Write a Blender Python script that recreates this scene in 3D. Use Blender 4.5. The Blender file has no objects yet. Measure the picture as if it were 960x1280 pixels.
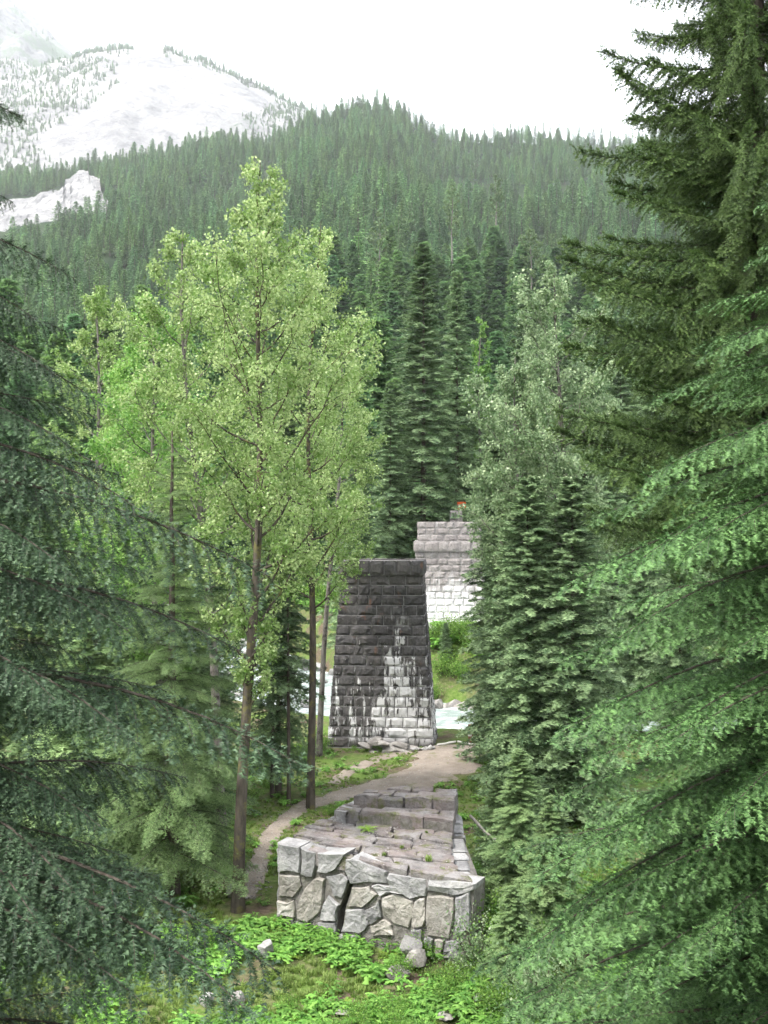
import bpy, math, random
import numpy as np
from mathutils import Vector, Matrix

# ------------------------------------------------------------------ camera
sc = bpy.context.scene
CAMZ, F, CX, HY = 11.2, 1230.0, 480.0, 655.0      # eye height, focal length in photo pixels, principal column, horizon row
cam_d = bpy.data.cameras.new('camera')
cam = bpy.data.objects.new('camera', cam_d)
sc.collection.objects.link(cam)
cam.location = (0, 0, CAMZ)
cam.rotation_euler = (math.radians(90), 0, 0)
cam_d.sensor_fit = 'VERTICAL'
cam_d.sensor_height = 36.0
cam_d.lens = 36.0 * F / 1280.0
cam_d.shift_y = (HY - 640.0) / 1280.0
cam_d.clip_start = 0.1
cam_d.clip_end = 20000
sc.camera = cam

# ------------------------------------------------------------------ sky, sun, exposure
SUN_EL, SUN_AZ = math.radians(58), math.radians(-118)   # azimuth measured from +Y towards +X
w = bpy.data.worlds.new('World'); sc.world = w; w.use_nodes = True
wn, wl = w.node_tree.nodes, w.node_tree.links
wn.clear()
wo = wn.new('ShaderNodeOutputWorld'); bg = wn.new('ShaderNodeBackground')
sky = wn.new('ShaderNodeTexSky'); sky.sky_type = 'NISHITA'; sky.sun_disc = False
sky.sun_elevation = SUN_EL; sky.sun_rotation = SUN_AZ
sky.air_density = 1.0; sky.dust_density = 2.0
mixw = wn.new('ShaderNodeMix'); mixw.data_type = 'RGBA'
mixw.inputs[0].default_value = 0.82
mixw.inputs[7].default_value = (9.6, 9.9, 10.2, 1)     # thin bright overcast
wl.new(sky.outputs[0], mixw.inputs[6]); wl.new(mixw.outputs[2], bg.inputs[0])
bg.inputs[1].default_value = 0.052
wl.new(bg.outputs[0], wo.inputs[0])

sun_d = bpy.data.lights.new('sun', 'SUN'); sun_d.energy = 1.5; sun_d.angle = math.radians(12); sun_d.color = (1, .96, .9)
sun = bpy.data.objects.new('sun', sun_d); sc.collection.objects.link(sun)
sd = Vector((math.sin(SUN_AZ) * math.cos(SUN_EL), math.cos(SUN_AZ) * math.cos(SUN_EL), math.sin(SUN_EL)))
sun.rotation_euler = sd.to_track_quat('Z', 'Y').to_euler()
sun.location = (-30, -20, 60)

sc.view_settings.view_transform = 'Standard'; sc.view_settings.look = 'None'
sc.view_settings.gamma = 1.0; sc.view_settings.use_curve_mapping = False
sc.view_settings.exposure = 2.7
sc.render.engine = 'CYCLES'
cy = sc.cycles
cy.max_bounces = 4; cy.diffuse_bounces = 3; cy.glossy_bounces = 2; cy.transmission_bounces = 3; cy.volume_bounces = 0
cy.transparent_max_bounces = 4; cy.sample_clamp_indirect = 6.0
cy.use_denoising = True; cy.use_adaptive_sampling = True; cy.adaptive_threshold = .03; cy.use_light_tree = False

RNG = np.random.default_rng(7)
C = sc.collection

# ------------------------------------------------------------------ helpers
def W(px, py, d):
    """point on the ray of photo pixel (px,py) at distance d along +Y"""
    return Vector(((px - CX) / F * d, d, CAMZ - (py - HY) / F * d))

def mk_mesh(name, V, Fs, mats, midx=None, tint=None, smooth=False):
    """V (n,3); Fs list of int arrays (m,k); midx list matching Fs (scalars or arrays); tint per-vertex float"""
    V = np.asarray(V, np.float32)
    me = bpy.data.meshes.new(name)
    Fs = [np.asarray(f, np.int32) for f in Fs if len(f)]
    nl = sum(f.size for f in Fs); nf = sum(len(f) for f in Fs)
    me.vertices.add(len(V)); me.vertices.foreach_set('co', V.ravel())
    me.loops.add(nl); me.loops.foreach_set('vertex_index', np.concatenate([f.ravel() for f in Fs]))
    tot = np.concatenate([np.full(len(f), f.shape[1], np.int32) for f in Fs])
    st = np.concatenate([[0], np.cumsum(tot)[:-1]]).astype(np.int32)
    me.polygons.add(nf); me.polygons.foreach_set('loop_start', st); me.polygons.foreach_set('loop_total', tot)
    for m in (mats if isinstance(mats, (list, tuple)) else [mats]): me.materials.append(m)
    if midx is not None:
        mi = np.concatenate([np.full(len(f), i, np.int32) if np.isscalar(i) else np.asarray(i, np.int32) for f, i in zip(Fs, midx)])
        me.polygons.foreach_set('material_index', mi)
    me.polygons.foreach_set('use_smooth', np.full(nf, bool(smooth)))
    if tint is not None:
        a = me.attributes.new('tint', 'FLOAT', 'POINT'); a.data.foreach_set('value', np.asarray(tint, np.float32))
    me.update(calc_edges=True)
    me.validate()
    return me

def obj(name, me, parent=None, loc=None, rot=None, scale=None):
    o = bpy.data.objects.new(name, me); C.objects.link(o)
    if parent is not None: o.parent = parent
    if loc is not None: o.location = loc
    if rot is not None: o.rotation_euler = rot
    if scale is not None: o.scale = scale if hasattr(scale, '__len__') else (scale,) * 3
    return o

def tag(o, label, cat=None, group=None, kind=None):
    o['label'] = label
    if cat: o['category'] = cat
    if group: o['group'] = group
    if kind: o['kind'] = kind
    return o

def thing(name, label, cat, loc=(0, 0, 0), rot=(0, 0, 0), group=None):
    o = obj(name, None, None, loc, rot); o.empty_display_size = .3
    return tag(o, label, cat, group)

def structure(o, label=None):
    o['kind'] = 'structure'
    if label: o['label'] = label
    return o

def hash2(ix, iy, s):
    h = (ix.astype(np.int64) * 374761393 + iy.astype(np.int64) * 668265263 + s * 1442695041) & 0x7fffffff
    h = ((h ^ (h >> 13)) * 1274126177) & 0x7fffffff
    return ((h ^ (h >> 16)) & 0xffff) / 65535.0

def vnoise(x, y, s=0):
    x = np.asarray(x, float); y = np.asarray(y, float)
    ix, iy = np.floor(x), np.floor(y); fx, fy = x - ix, y - iy
    fx = fx * fx * (3 - 2 * fx); fy = fy * fy * (3 - 2 * fy)
    a, b = hash2(ix, iy, s), hash2(ix + 1, iy, s); c, d = hash2(ix, iy + 1, s), hash2(ix + 1, iy + 1, s)
    return (a * (1 - fx) + b * fx) * (1 - fy) + (c * (1 - fx) + d * fx) * fy - .5

def fbm(x, y, s=0, o=4):
    v, a, f = 0, 1.0, 1.0
    for i in range(o):
        v = v + a * vnoise(np.asarray(x) * f + 17.3 * i, np.asarray(y) * f + 5.1 * i, s + i); a *= .5; f *= 2.03
    return v

def sstep(a, b, x):
    t = np.clip((np.asarray(x, float) - a) / (b - a), 0, 1); return t * t * (3 - 2 * t)

def norm(v): return v / np.maximum(np.linalg.norm(v, axis=-1, keepdims=True), 1e-9)

def tube(pts, rad, sides=6):
    pts = np.asarray(pts, float); n = len(pts); rad = np.broadcast_to(np.asarray(rad, float), (n,))
    T = norm(np.gradient(pts, axis=0))
    ref = np.where(np.abs(T[:, 2:3]) > .9, np.array([[1., 0, 0]]), np.array([[0, 0, 1.]]))
    U = norm(np.cross(T, ref)); Vv = np.cross(T, U)
    a = np.arange(sides) / sides * 2 * math.pi
    R = pts[:, None] + rad[:, None, None] * (np.cos(a)[None, :, None] * U[:, None] + np.sin(a)[None, :, None] * Vv[:, None])
    i, j = np.meshgrid(np.arange(n - 1), np.arange(sides), indexing='ij'); j2 = (j + 1) % sides
    Q = np.stack([i * sides + j, i * sides + j2, (i + 1) * sides + j2, (i + 1) * sides + j], -1).reshape(-1, 4)
    return R.reshape(-1, 3), Q

class Acc:
    """collects quads and triangles of one mesh"""
    def __init__(s): s.V = []; s.F = {}; s.n = 0; s.T = []
    def add(s, V, F, mi=0, tint=0.5):
        V = np.asarray(V, float); F = np.asarray(F)
        if len(F) == 0: return
        s.F.setdefault((F.shape[1], mi), []).append(F + s.n); s.V.append(V); s.n += len(V)
        s.T.append(np.full(len(V), tint) if np.isscalar(tint) else np.asarray(tint, float))
    def mesh(s, name, mats, smooth=False):
        ks = sorted(s.F)
        return mk_mesh(name, np.concatenate(s.V), [np.concatenate(s.F[k]) for k in ks], mats, [k[1] for k in ks], np.concatenate(s.T), smooth)

# ------------------------------------------------------------------ materials
class NT:
    def __init__(s, name):
        s.m = bpy.data.materials.new(name); s.m.use_nodes = True; s.t = s.m.node_tree; s.t.nodes.clear()
        s.out = s.t.nodes.new('ShaderNodeOutputMaterial')
    def new(s, ty, ins=None, **kw):
        n = s.t.nodes.new(ty)
        for k, v in kw.items(): setattr(n, k, v)
        for k, v in (ins or {}).items(): s.set(n.inputs[k], v)
        return n
    def set(s, sock, v):
        if isinstance(v, bpy.types.NodeSocket): s.t.links.new(v, sock)
        elif hasattr(v, '__len__') and len(v) == 3 and sock.type == 'RGBA': sock.default_value = (*v, 1)
        else: sock.default_value = v
    def math(s, op, a, b=0.0, c=None, clamp=False):
        n = s.new('ShaderNodeMath', {0: a, 1: b}, operation=op, use_clamp=clamp)
        if c is not None: s.set(n.inputs[2], c)
        return n.outputs[0]
    def mix(s, f, a, b, blend='MIX'):
        n = s.new('ShaderNodeMix', data_type='RGBA', blend_type=blend, clamp_factor=True)
        s.set(n.inputs[0], f); s.set(n.inputs[6], a); s.set(n.inputs[7], b); return n.outputs[2]
    def noise(s, vec, scale, detail=4, rough=.55, scl=None):
        if scl is not None:
            mp = s.new('ShaderNodeMapping', {'Vector': vec, 'Scale': scl}); vec = mp.outputs[0]
        n = s.new('ShaderNodeTexNoise', {'Vector': vec, 'Scale': scale, 'Detail': detail, 'Roughness': rough}); return n.outputs[0]
    def ramp(s, v, a, b):
        return s.new('ShaderNodeMapRange', {0: v, 1: a, 2: b}, clamp=True).outputs[0]
    def pos(s): return s.new('ShaderNodeNewGeometry').outputs['Position']
    def objco(s): return s.new('ShaderNodeTexCoord').outputs['Object']
    def rand(s): return s.new('ShaderNodeObjectInfo').outputs['Random']
    def attr(s, nm): return s.new('ShaderNodeAttribute', attribute_name=nm).outputs['Fac']
    def bsdf(s, col, rough=.8, spec=.25, bump=None, bstr=.4, bdist=.02):
        b = s.new('ShaderNodeBsdfPrincipled', {'Base Color': col, 'Roughness': rough, 'Specular IOR Level': spec})
        if bump is not None:
            bn = s.new('ShaderNodeBump', {'Height': bump, 'Strength': bstr, 'Distance': bdist}); s.t.links.new(bn.outputs[0], b.inputs['Normal'])
        s.t.links.new(b.outputs[0], s.out.inputs[0]); return b
    def done(s, sh): s.t.links.new(sh, s.out.inputs[0]); return s.m

def foliage(name, dark, light, trans=.3, var=.35, rough=.55, spec=.3, hue=0.0):
    n = NT(name)
    t = n.math('POWER', n.attr('tint'), 1.5)
    c = n.mix(t, dark, light)
    rd = n.rand()
    r = n.math('MULTIPLY_ADD', rd, var, 1 - var / 2)
    c = n.mix(1.0, c, n.new('ShaderNodeCombineColor', {0: r, 1: r, 2: r}).outputs[0], 'MULTIPLY')
    if hue:
        r2 = n.math('FRACT', n.math('MULTIPLY', rd, 37.7))
        c = n.mix(n.math('MULTIPLY', r2, hue), c, n.mix(1.0, c, (1.55, 1.15, .70), 'MULTIPLY'))
    b = n.new('ShaderNodeBsdfPrincipled', {'Base Color': c, 'Roughness': rough, 'Specular IOR Level': spec})
    tr = n.new('ShaderNodeBsdfTranslucent', {'Color': n.mix(.2, c, light)})
    return n.done(n.new('ShaderNodeMixShader', {0: trans, 1: b.outputs[0], 2: tr.outputs[0]}).outputs[0])

def bark(name, a, b, scale=9.0, lichen=None):
    n = NT(name); p = n.objco()
    f = n.noise(p, scale, 5, .6, (1, 1, .25))
    c = n.mix(n.ramp(f, .3, .7), a, b)
    if lichen is not None:
        l = n.noise(p, 3.0, 5, .7); c = n.mix(n.ramp(l, .52, .62), c, lichen)
    n.bsdf(c, .9, .15, f, .6, .03); return n.m

M_HEML = foliage('hemlock_needles', (.006, .021, .011), (.076, .130, .062), .06)
M_HEMR = foliage('hemlock_green_needles', (.008, .036, .011), (.148, .278, .088), .10)
M_SPRU = foliage('spruce_needles', (.012, .036, .010), (.140, .215, .062), .12)
M_FIRM = foliage('fir_needles', (.032, .078, .034), (.265, .370, .180), .27)
M_FIRL = foliage('pale_spruce_needles', (.050, .105, .036), (.280, .390, .165), .28)
M_FARC = foliage('far_conifer_needles', (.026, .086, .038), (.190, .340, .150), .30, .85, hue=.6)
M_PALE = foliage('pale_hill_leaves', (.080, .135, .055), (.170, .240, .100), .3, .3)
M_COT = foliage('cottonwood_leaves', (.120, .232, .038), (.500, .600, .280), .46, .1, .4, .45)
M_COT2 = foliage('bright_leaves', (.090, .230, .036), (.360, .540, .160), .46, .1, .4, .4)
M_COTR = foliage('greyish_leaves', (.105, .185, .074), (.420, .510, .300), .40, .1, .4, .45)
M_SHRUB = foliage('shrub_leaves', (.065, .160, .024), (.270, .420, .090), .42, .35)
M_HERB = foliage('herb_leaves', (.060, .175, .022), (.270, .480, .100), .42, .6)
M_GRASS = foliage('grass_blades', (.100, .180, .030), (.290, .370, .110), .42, .5)
M_FERN = foliage('fern_fronds', (.100, .200, .020), (.240, .360, .050), .4, .2)
M_BARK = bark('conifer_bark', (.055, .042, .034), (.14, .115, .10))
M_TWIG = bark('twig_bark', (.040, .030, .024), (.10, .085, .07), 30)
M_BARKC = bark('cottonwood_bark', (.030, .025, .021), (.11, .092, .076), 7, (.12, .11, .045))
M_BARKG = bark('grey_bark', (.085, .075, .066), (.23, .21, .19), 6, (.04, .033, .028))

def stone_mat(name, a, b, white=None, whiteamt=0.0, moss=0.0, scale=2.5, pink=0.0):
    n = NT(name); p = n.pos()
    f = n.noise(p, scale, 7, .62); g = n.noise(p, scale * 7, 4, .6)
    c = n.mix(n.ramp(n.math('MULTIPLY_ADD', g, .35, n.math('MULTIPLY', f, .8)), .38, .75), a, b)
    r = n.math('MULTIPLY_ADD', n.rand(), .5, .75)
    c = n.mix(1.0, c, n.new('ShaderNodeCombineColor', {0: r, 1: r, 2: r}).outputs[0], 'MULTIPLY')
    if white is not None:
        s = n.noise(p, 1.6, 6, .65); c = n.mix(n.math('MULTIPLY', n.ramp(s, .5, .66), whiteamt), c, white)
    if pink: c = n.mix(n.math('MULTIPLY', n.ramp(n.noise(p, 1.1, 5, .6), .42, .6), pink), c, (.23, .165, .15))
    if moss: c = n.mix(n.math('MULTIPLY', n.ramp(n.noise(p, 2.2, 6, .7), .52, .68), moss), c, (.085, .10, .03))
    lich = n.noise(p, scale * 3.2, 8, .75)
    c = n.mix(n.math('MULTIPLY', n.ramp(lich, .58, .66), .45), c, n.mix(.5, b, (.40, .40, .37)))
    c = n.mix(n.math('MULTIPLY', n.ramp(n.noise(p, scale * 1.9, 7, .75, (1, 1, .4)), .57, .68), .6), c, tuple(q * .45 for q in a))
    gr = n.noise(p, scale * 22, 3, .7)
    n.bsdf(c, .92, .15, n.math('ADD', n.math('ADD', f, n.math('MULTIPLY', g, .5)), n.math('MULTIPLY', gr, .18)), 1.0, .10); return n.m

def pier_mat(name, kind):
    n = NT(name); p = n.pos()
    xyz = n.new('ShaderNodeSeparateXYZ', {0: p}); x, z = xyz.outputs[0], xyz.outputs[2]
    r = n.rand()
    g = n.noise(p, 9, 5, .65); big = n.noise(p, .8, 4, .6)
    streak = n.noise(p, 3.2, 5, .62, (1, 1, .16))       # seepage runs down the face
    fine = n.noise(p, 9.0, 4, .6, (1, 1, .12))
    if kind == 'dark':
        base = n.mix(n.ramp(g, .35, .7), (.070, .066, .067), (.175, .165, .163))
        base = n.mix(n.ramp(r, 0, 1), base, n.mix(.5, base, (.13, .112, .104)))
        # black weathering crust over the upper three quarters of the face
        hk = n.math('MULTIPLY', n.ramp(z, 1.0, 5.2), n.math('SUBTRACT', 1.0, n.math('MULTIPLY', n.ramp(z, 7.4, 8.6), .72)))
        blk = n.math('MULTIPLY', n.ramp(n.math('ADD', n.math('MULTIPLY', streak, .6), n.math('MULTIPLY', big, .5)), .40, .58), n.math('MULTIPLY_ADD', hk, .46, .26))
        c = n.mix(blk, base, (.030, .029, .031))
        # white lime leached from the core: a plume widening towards the base
        cx = n.math('SUBTRACT', x, n.math('MULTIPLY_ADD', z, -.03, 1.0))
        wid = n.math('MULTIPLY_ADD', z, -.20, 1.95)
        lat = n.math('SUBTRACT', 1.0, n.math('DIVIDE', n.math('ABSOLUTE', cx), n.math('MAXIMUM', wid, .35)))
        hz = n.math('SUBTRACT', 1.0, n.ramp(z, 2.6, 6.6))
        low = n.math('MULTIPLY', n.math('SUBTRACT', 1.0, n.ramp(z, 1.2, 2.6)), .08)
        m = n.math('ADD', n.math('MULTIPLY', n.math('MAXIMUM', lat, -.45), .24), n.math('MULTIPLY', hz, .26))
        m = n.math('ADD', m, low)
        m = n.math('ADD', m, n.math('MULTIPLY', n.math('SUBTRACT', r, .5), .13))
        m = n.math('ADD', m, n.math('MULTIPLY', n.math('SUBTRACT', streak, .5), 1.5))
        m = n.math('ADD', m, n.math('MULTIPLY', n.math('SUBTRACT', fine, .5), 1.0))
        m = n.math('MULTIPLY', n.ramp(m, .27, .38), n.math('MULTIPLY', n.ramp(z, .25, .75), n.math('SUBTRACT', 1.0, n.ramp(z, 5.2, 7.0))))
        c = n.mix(m, c, (.60, .585, .585))
        rust = n.math('MULTIPLY', n.ramp(n.noise(p, 1.9, 4, .6, (1, 1, .5)), .64, .72), .35)
        c = n.mix(n.math('MULTIPLY', rust, n.ramp(z, 3.5, 5.0)), c, (.26, .11, .05))
    else:
        base = n.mix(n.ramp(g, .35, .7), (.19, .17, .162), (.36, .33, .32))
        base = n.mix(n.math('MULTIPLY', r, .5), base, (.19, .165, .16))
        blk = n.ramp(n.math('ADD', n.math('MULTIPLY', streak, .6), n.math('MULTIPLY', big, .5)), .54, .70)
        c = n.mix(n.math('MULTIPLY', blk, .55), base, (.10, .09, .092))
        m = n.math('ADD', n.math('MULTIPLY', n.math('SUBTRACT', streak, .5), .9), n.math('MULTIPLY', n.math('SUBTRACT', 1.0, n.ramp(z, 4.2, 8.0)), .62))
        c = n.mix(n.ramp(m, .12, .40), c, (.72, .70, .70))
    n.bsdf(c, .88, .2, n.math('ADD', g, n.math('MULTIPLY', fine, .5)), .7, .05); return n.m

M_PIERD = pier_mat('stained_pier_stone', 'dark')
M_PIERL = pier_mat('pale_pier_stone', 'light')
M_MORT = stone_mat('mortar', (.30, .285, .27), (.46, .44, .43), scale=5)
M_MORTD = stone_mat('dark_mortar', (.14, .134, .132), (.28, .268, .264), (.45, .44, .435), .4, scale=4)
M_STUMP = stone_mat('granite_block', (.13, .128, .132), (.31, .303, .30), (.42, .41, .40), .6, .12, 1.7)
M_STUMPW = stone_mat('buff_granite', (.18, .165, .145), (.37, .345, .31), (.46, .445, .42), .6, .08, 1.7)
M_TOPST = stone_mat('mossy_top_stone', (.085, .078, .078), (.215, .20, .195), (.30, .29, .285), .5, .95, 2.4, .35)
M_FILL = stone_mat('rubble_fill', (.11, .10, .092), (.25, .235, .215), None, 0, .5, 5)
M_BOULD = stone_mat('river_boulder', (.15, .135, .125), (.33, .31, .29), (.46, .44, .42), .4, .15, 1.5)
M_BOULW = stone_mat('pale_boulder', (.20, .192, .186), (.36, .35, .34), None, 0, 0, 1.2)

def ground_mat():
    n = NT('forest_floor'); p = n.pos()
    f = n.noise(p, .55, 6, .6); g = n.noise(p, 6, 5, .65)
    soil = n.mix(n.ramp(g, .35, .7), (.060, .042, .030), (.15, .115, .085))
    green = n.mix(n.ramp(g, .3, .7), (.045, .085, .016), (.13, .19, .045))
    c = n.mix(n.ramp(n.math('ADD', f, n.math('MULTIPLY', n.math('SUBTRACT', g, .5), .4)), .40, .56), green, soil)
    c = n.mix(n.math('MULTIPLY', n.ramp(n.noise(p, .8, 3), .42, .55), .5), c, green)
    n.bsdf(c, .95, .1, g, .8, .06); return n.m
M_GROUND = ground_mat()
def path_mat():
    n = NT('trodden_gravel'); p = n.pos()
    f = n.noise(p, 1.3, 6, .6); g = n.noise(p, 22, 4, .7)
    c = n.mix(n.ramp(n.math('MULTIPLY_ADD', g, .5, n.math('MULTIPLY', f, .6)), .35, .75), (.13, .105, .085), (.29, .25, .215))
    c = n.mix(n.math('MULTIPLY', n.ramp(n.noise(p, .9, 5, .7), .56, .66), .7), c, (.10, .115, .04))
    n.bsdf(c, .95, .1, g, .6, .03); return n.m
M_PATH = path_mat()
def water_mat():
    n = NT('glacial_water'); p = n.pos()
    f = n.noise(p, .55, 6, .65, (.7, 1.6, 1)); g = n.noise(p, 2.2, 5, .6, (.6, 1.8, 1))
    m = n.ramp(n.math('MULTIPLY_ADD', g, .6, n.math('MULTIPLY', f, .5)), .50, .68)
    c = n.mix(m, (.215, .262, .25), (.58, .60, .60))
    n.bsdf(c, .25, .5, g, .6, .15); return n.m
M_WATER = water_mat()
def hill_mat():
    n = NT('hillside_floor'); p = n.pos()
    f = n.noise(p, .02, 5, .6)
    n.bsdf(n.mix(n.ramp(f, .4, .65), (.012, .026, .012), (.034, .050, .024)), .95, .05); return n.m
M_HILL = hill_mat()
def rock_mat(name, veg):
    n = NT(name); p = n.pos()
    f = n.noise(p, .006, 8, .66); g = n.noise(p, .035, 6, .7); v = n.noise(p, .0045, 6, .62, (1, 1, 2.2))
    c = n.mix(n.ramp(n.math('MULTIPLY_ADD', f, .5, n.math('MULTIPLY', g, .6)), .42, .68), (.155, .153, .158), (.32, .315, .31)) if veg < .5 else n.mix(n.ramp(g, .36, .62), (.10, .10, .105), (.235, .232, .23))
    m = n.ramp(n.math('MULTIPLY_ADD', n.math('SUBTRACT', g, .5), .8, v), .5 + (1 - veg) * .22, .56 + (1 - veg) * .22)
    c = n.mix(n.math('MULTIPLY', m, .85), c, (.085, .125, .075))
    n.bsdf(c, .95, .1, n.math('ADD', f, n.math('MULTIPLY', g, .4)), 1.0, 30.0); return n.m
M_ROCKF = rock_mat('bare_scree', .15)
M_ROCKP = rock_mat('mottled_peak_rock', 1.0)
def plain(name, col, rough=.7, spec=.3):
    n = NT(name); p = n.objco(); g = n.noise(p, 14, 4, .6)
    n.bsdf(n.mix(n.ramp(g, .3, .75), tuple(c * .72 for c in col), col), rough, spec, g, .3, .01); return n.m
M_WOOD = plain('post_wood', (.20, .10, .06)); M_PALEW = plain('weathered_pole', (.62, .59, .54)); M_ORANGE = plain('orange_paint', (.75, .13, .03), .5)
M_DEADW = plain('dead_wood', (.30, .27, .24), .9)

# ------------------------------------------------------------------ terrain
RIV = np.array([(60, 56), (30, 58), (12, 60), (4, 61.5), (-4, 67), (-11, 82), (-22, 106), (-46, 142), (-90, 190)], float)
def river_y(x): return np.interp(-np.asarray(x, float), -RIV[:, 0], RIV[:, 1])
def river_dist(x, y):
    d = np.full(np.shape(x), 1e9)
    for a, b in zip(RIV[:-1], RIV[1:]):
        e = b - a; t = np.clip(((x - a[0]) * e[0] + (y - a[1]) * e[1]) / (e @ e), 0, 1)
        d = np.minimum(d, np.hypot(x - a[0] - t * e[0], y - a[1] - t * e[1]))
    return d
def water_z(y): return np.interp(y, [58, 66, 82, 142, 190], [-1.25, -1.05, -.6, 1.2, 2.5])
SKY1 = np.array([(-900, 260), (-300, 225), (0, 205), (60, 200), (100, 190), (150, 184), (200, 173), (250, 164), (300, 160), (335, 160), (350, 152), (380, 131), (410, 125), (445, 114), (480, 121), (520, 135), (560, 152), (600, 158), (650, 158), (740, 160), (850, 150), (960, 150), (1300, 150), (2400, 250)], float)
D0, DR = 95.0, 1150.0
def hill_z(x, d):
    px = CX + F * x / d
    zr = CAMZ + (HY - (np.interp(px, SKY1[:, 0], SKY1[:, 1]) + 20)) / F * DR
    t = np.clip((d - D0) / (DR - D0), 0, 1)
    z = 4 + (zr - 4) * t ** 1.28
    z = z + np.where(d > DR, -(d - DR) * .5, 0)
    return z + (fbm(x / 70, d / 70, 3, 4) * 16 - np.abs(fbm(x / 120, d / 380, 8, 2)) * 34 + 8) * np.clip((d - 95) / 260, 0, 1) * np.clip((DR + 60 - d) / 300, .25, 1)
def ground_z(x, y):
    x = np.asarray(x, float); y = np.asarray(y, float)
    e = np.clip((16 - y) / 15, 0, 1); e = np.where(e < .15, e * e / .3, e - .075)
    z = .30 + 9.9 * e
    near = 1 - np.clip(e * 3, 0, 1)
    z = z + near * (-.012 * np.clip(y - 28, 0, 24) + .05 * np.clip(-x - 7, 0, 60) + .10 * np.clip(x - 8, 0, 40) * sstep(60, 40, y))
    z = z + .10 * fbm(x / 2.5, y / 2.5, 11, 4) + .25 * fbm(x / 9, y / 9, 12, 3)
    z = z + .28 * np.exp(-((x - 3.4) / 2.0) ** 2 - ((y - 47.6) / 3.2) ** 2)
    z = np.where((np.abs(x) < 4) & (np.abs(y - 26.5) < 6), z, z)
    f = y - river_y(x)
    far = .5 + 3.0 * sstep(4, 12, f) + .02 * np.clip(f - 12, 0, 60)
    z = z * (1 - sstep(-3, 3, f)) + far * sstep(-3, 3, f)
    dr = river_dist(x, y)
    t = sstep(3.9, 7.6, dr)
    wz = water_z(y)
    return (wz - .6) * (1 - t) + z * t
def spaced(lo, hi, c0, c1, fine, coarse):
    return np.unique(np.round(np.concatenate([np.arange(lo, c0, coarse), np.arange(c0, c1, fine), np.arange(c1, hi + .01, coarse)]), 4))
def grid_mesh(name, X, Y, Z, mat, smooth=True):
    n, m = X.shape
    i, j = np.meshgrid(np.arange(n - 1), np.arange(m - 1), indexing='ij')
    Q = np.stack([i * m + j, (i + 1) * m + j, (i + 1) * m + j + 1, i * m + j + 1], -1).reshape(-1, 4)
    return mk_mesh(name, np.stack([X, Y, Z], -1).reshape(-1, 3), [Q], mat, smooth=smooth)
gx = spaced(-170, 170, -14, 14, .35, 3.0); gy = spaced(-80, 99, 17, 70, .35, 2.0)
X, Y = np.meshgrid(gx, gy, indexing='ij')
Zg = ground_z(X, Y)
bl = sstep(88, 98, Y)
Zg = Zg * (1 - bl) + np.where(river_dist(X, Y) < 9, Zg, hill_z(X, np.maximum(Y, 95))) * bl
structure(obj('ground', grid_mesh('ground', X, Y, Zg, M_GROUND)), 'mossy forest floor around the stone piers')
U, D = np.meshgrid(np.arange(-1600, 2561, 40.), np.concatenate([np.geomspace(97.5, 700, 60), np.linspace(715, 1500, 60)]), indexing='ij')
HX, HZ = (U - CX) / F * D, None
HZ = hill_z(HX, D)
rd = river_dist(HX, D); tt = sstep(4, 9, rd); HZ = np.where(D < 200, (water_z(D) - .6) * (1 - tt) + HZ * tt, HZ)
structure(obj('hillside', grid_mesh('hillside', HX, D, HZ, M_HILL)), 'forested hillside across the valley')

# far bare mountain and mottled peak behind it
SKY2 = np.array([(-700, 60), (-300, 40), (-60, 75), (40, 82), (90, 72), (112, 62), (150, 61), (200, 66), (250, 75), (300, 95), (340, 115), (375, 132), (420, 160), (520, 200), (900, 260)], float)
SKY3 = np.array([(-700, -60), (-200, -90), (-60, -40), (0, -6), (22, 6), (38, 18), (58, 40), (75, 56), (95, 76), (130, 110), (200, 160), (400, 240)], float)
def massif(name, sky, d0, dr, d1, u0, u1, mat, amp, seed, ridge_px, nu, nd, label):
    U, D = np.meshgrid(np.linspace(u0, u1, nu), np.linspace(d0, d1, nd), indexing='ij')
    zr = CAMZ + (HY - np.interp(U, sky[:, 0], sky[:, 1])) / F * dr
    zf = CAMZ + (HY - 330) / F * d0
    t = np.clip((D - d0) / (dr - d0), 0, 1)
    Z = zf + (zr - zf) * t ** .92 - np.where(D > dr, (D - dr) * .9, 0)
    X = (U - CX) / F * D
    fade = np.sin(np.pi * np.clip(t, 0, 1)) ** .6 * .9 + .1
    nz = fbm(X / 260, D / 420, seed, 6); rg = -np.abs(fbm(X / 140 + .4 * nz, D / 600, seed + 9, 4))
    Z = Z + amp * fade * (nz + .9 * rg + .35) + amp * .25 * fbm(X / 40, D / 40, seed + 20, 4)
    return structure(obj(name, grid_mesh(name, X, D, Z, mat, True)), label), X, D, Z
_, mX, mD, mZ = massif('mountain', SKY2, 1420, 2400, 2900, -700, 760, M_ROCKF, 55, 40, 0, 220, 110, 'bare pale mountain face beyond the wooded ridge')
_, pX, pD, pZ = massif('mountain_peak', SKY3, 2100, 3300, 3800, -800, 420, M_ROCKP, 110, 60, 0, 190, 110, 'mottled rocky peak at the upper corner')

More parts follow.
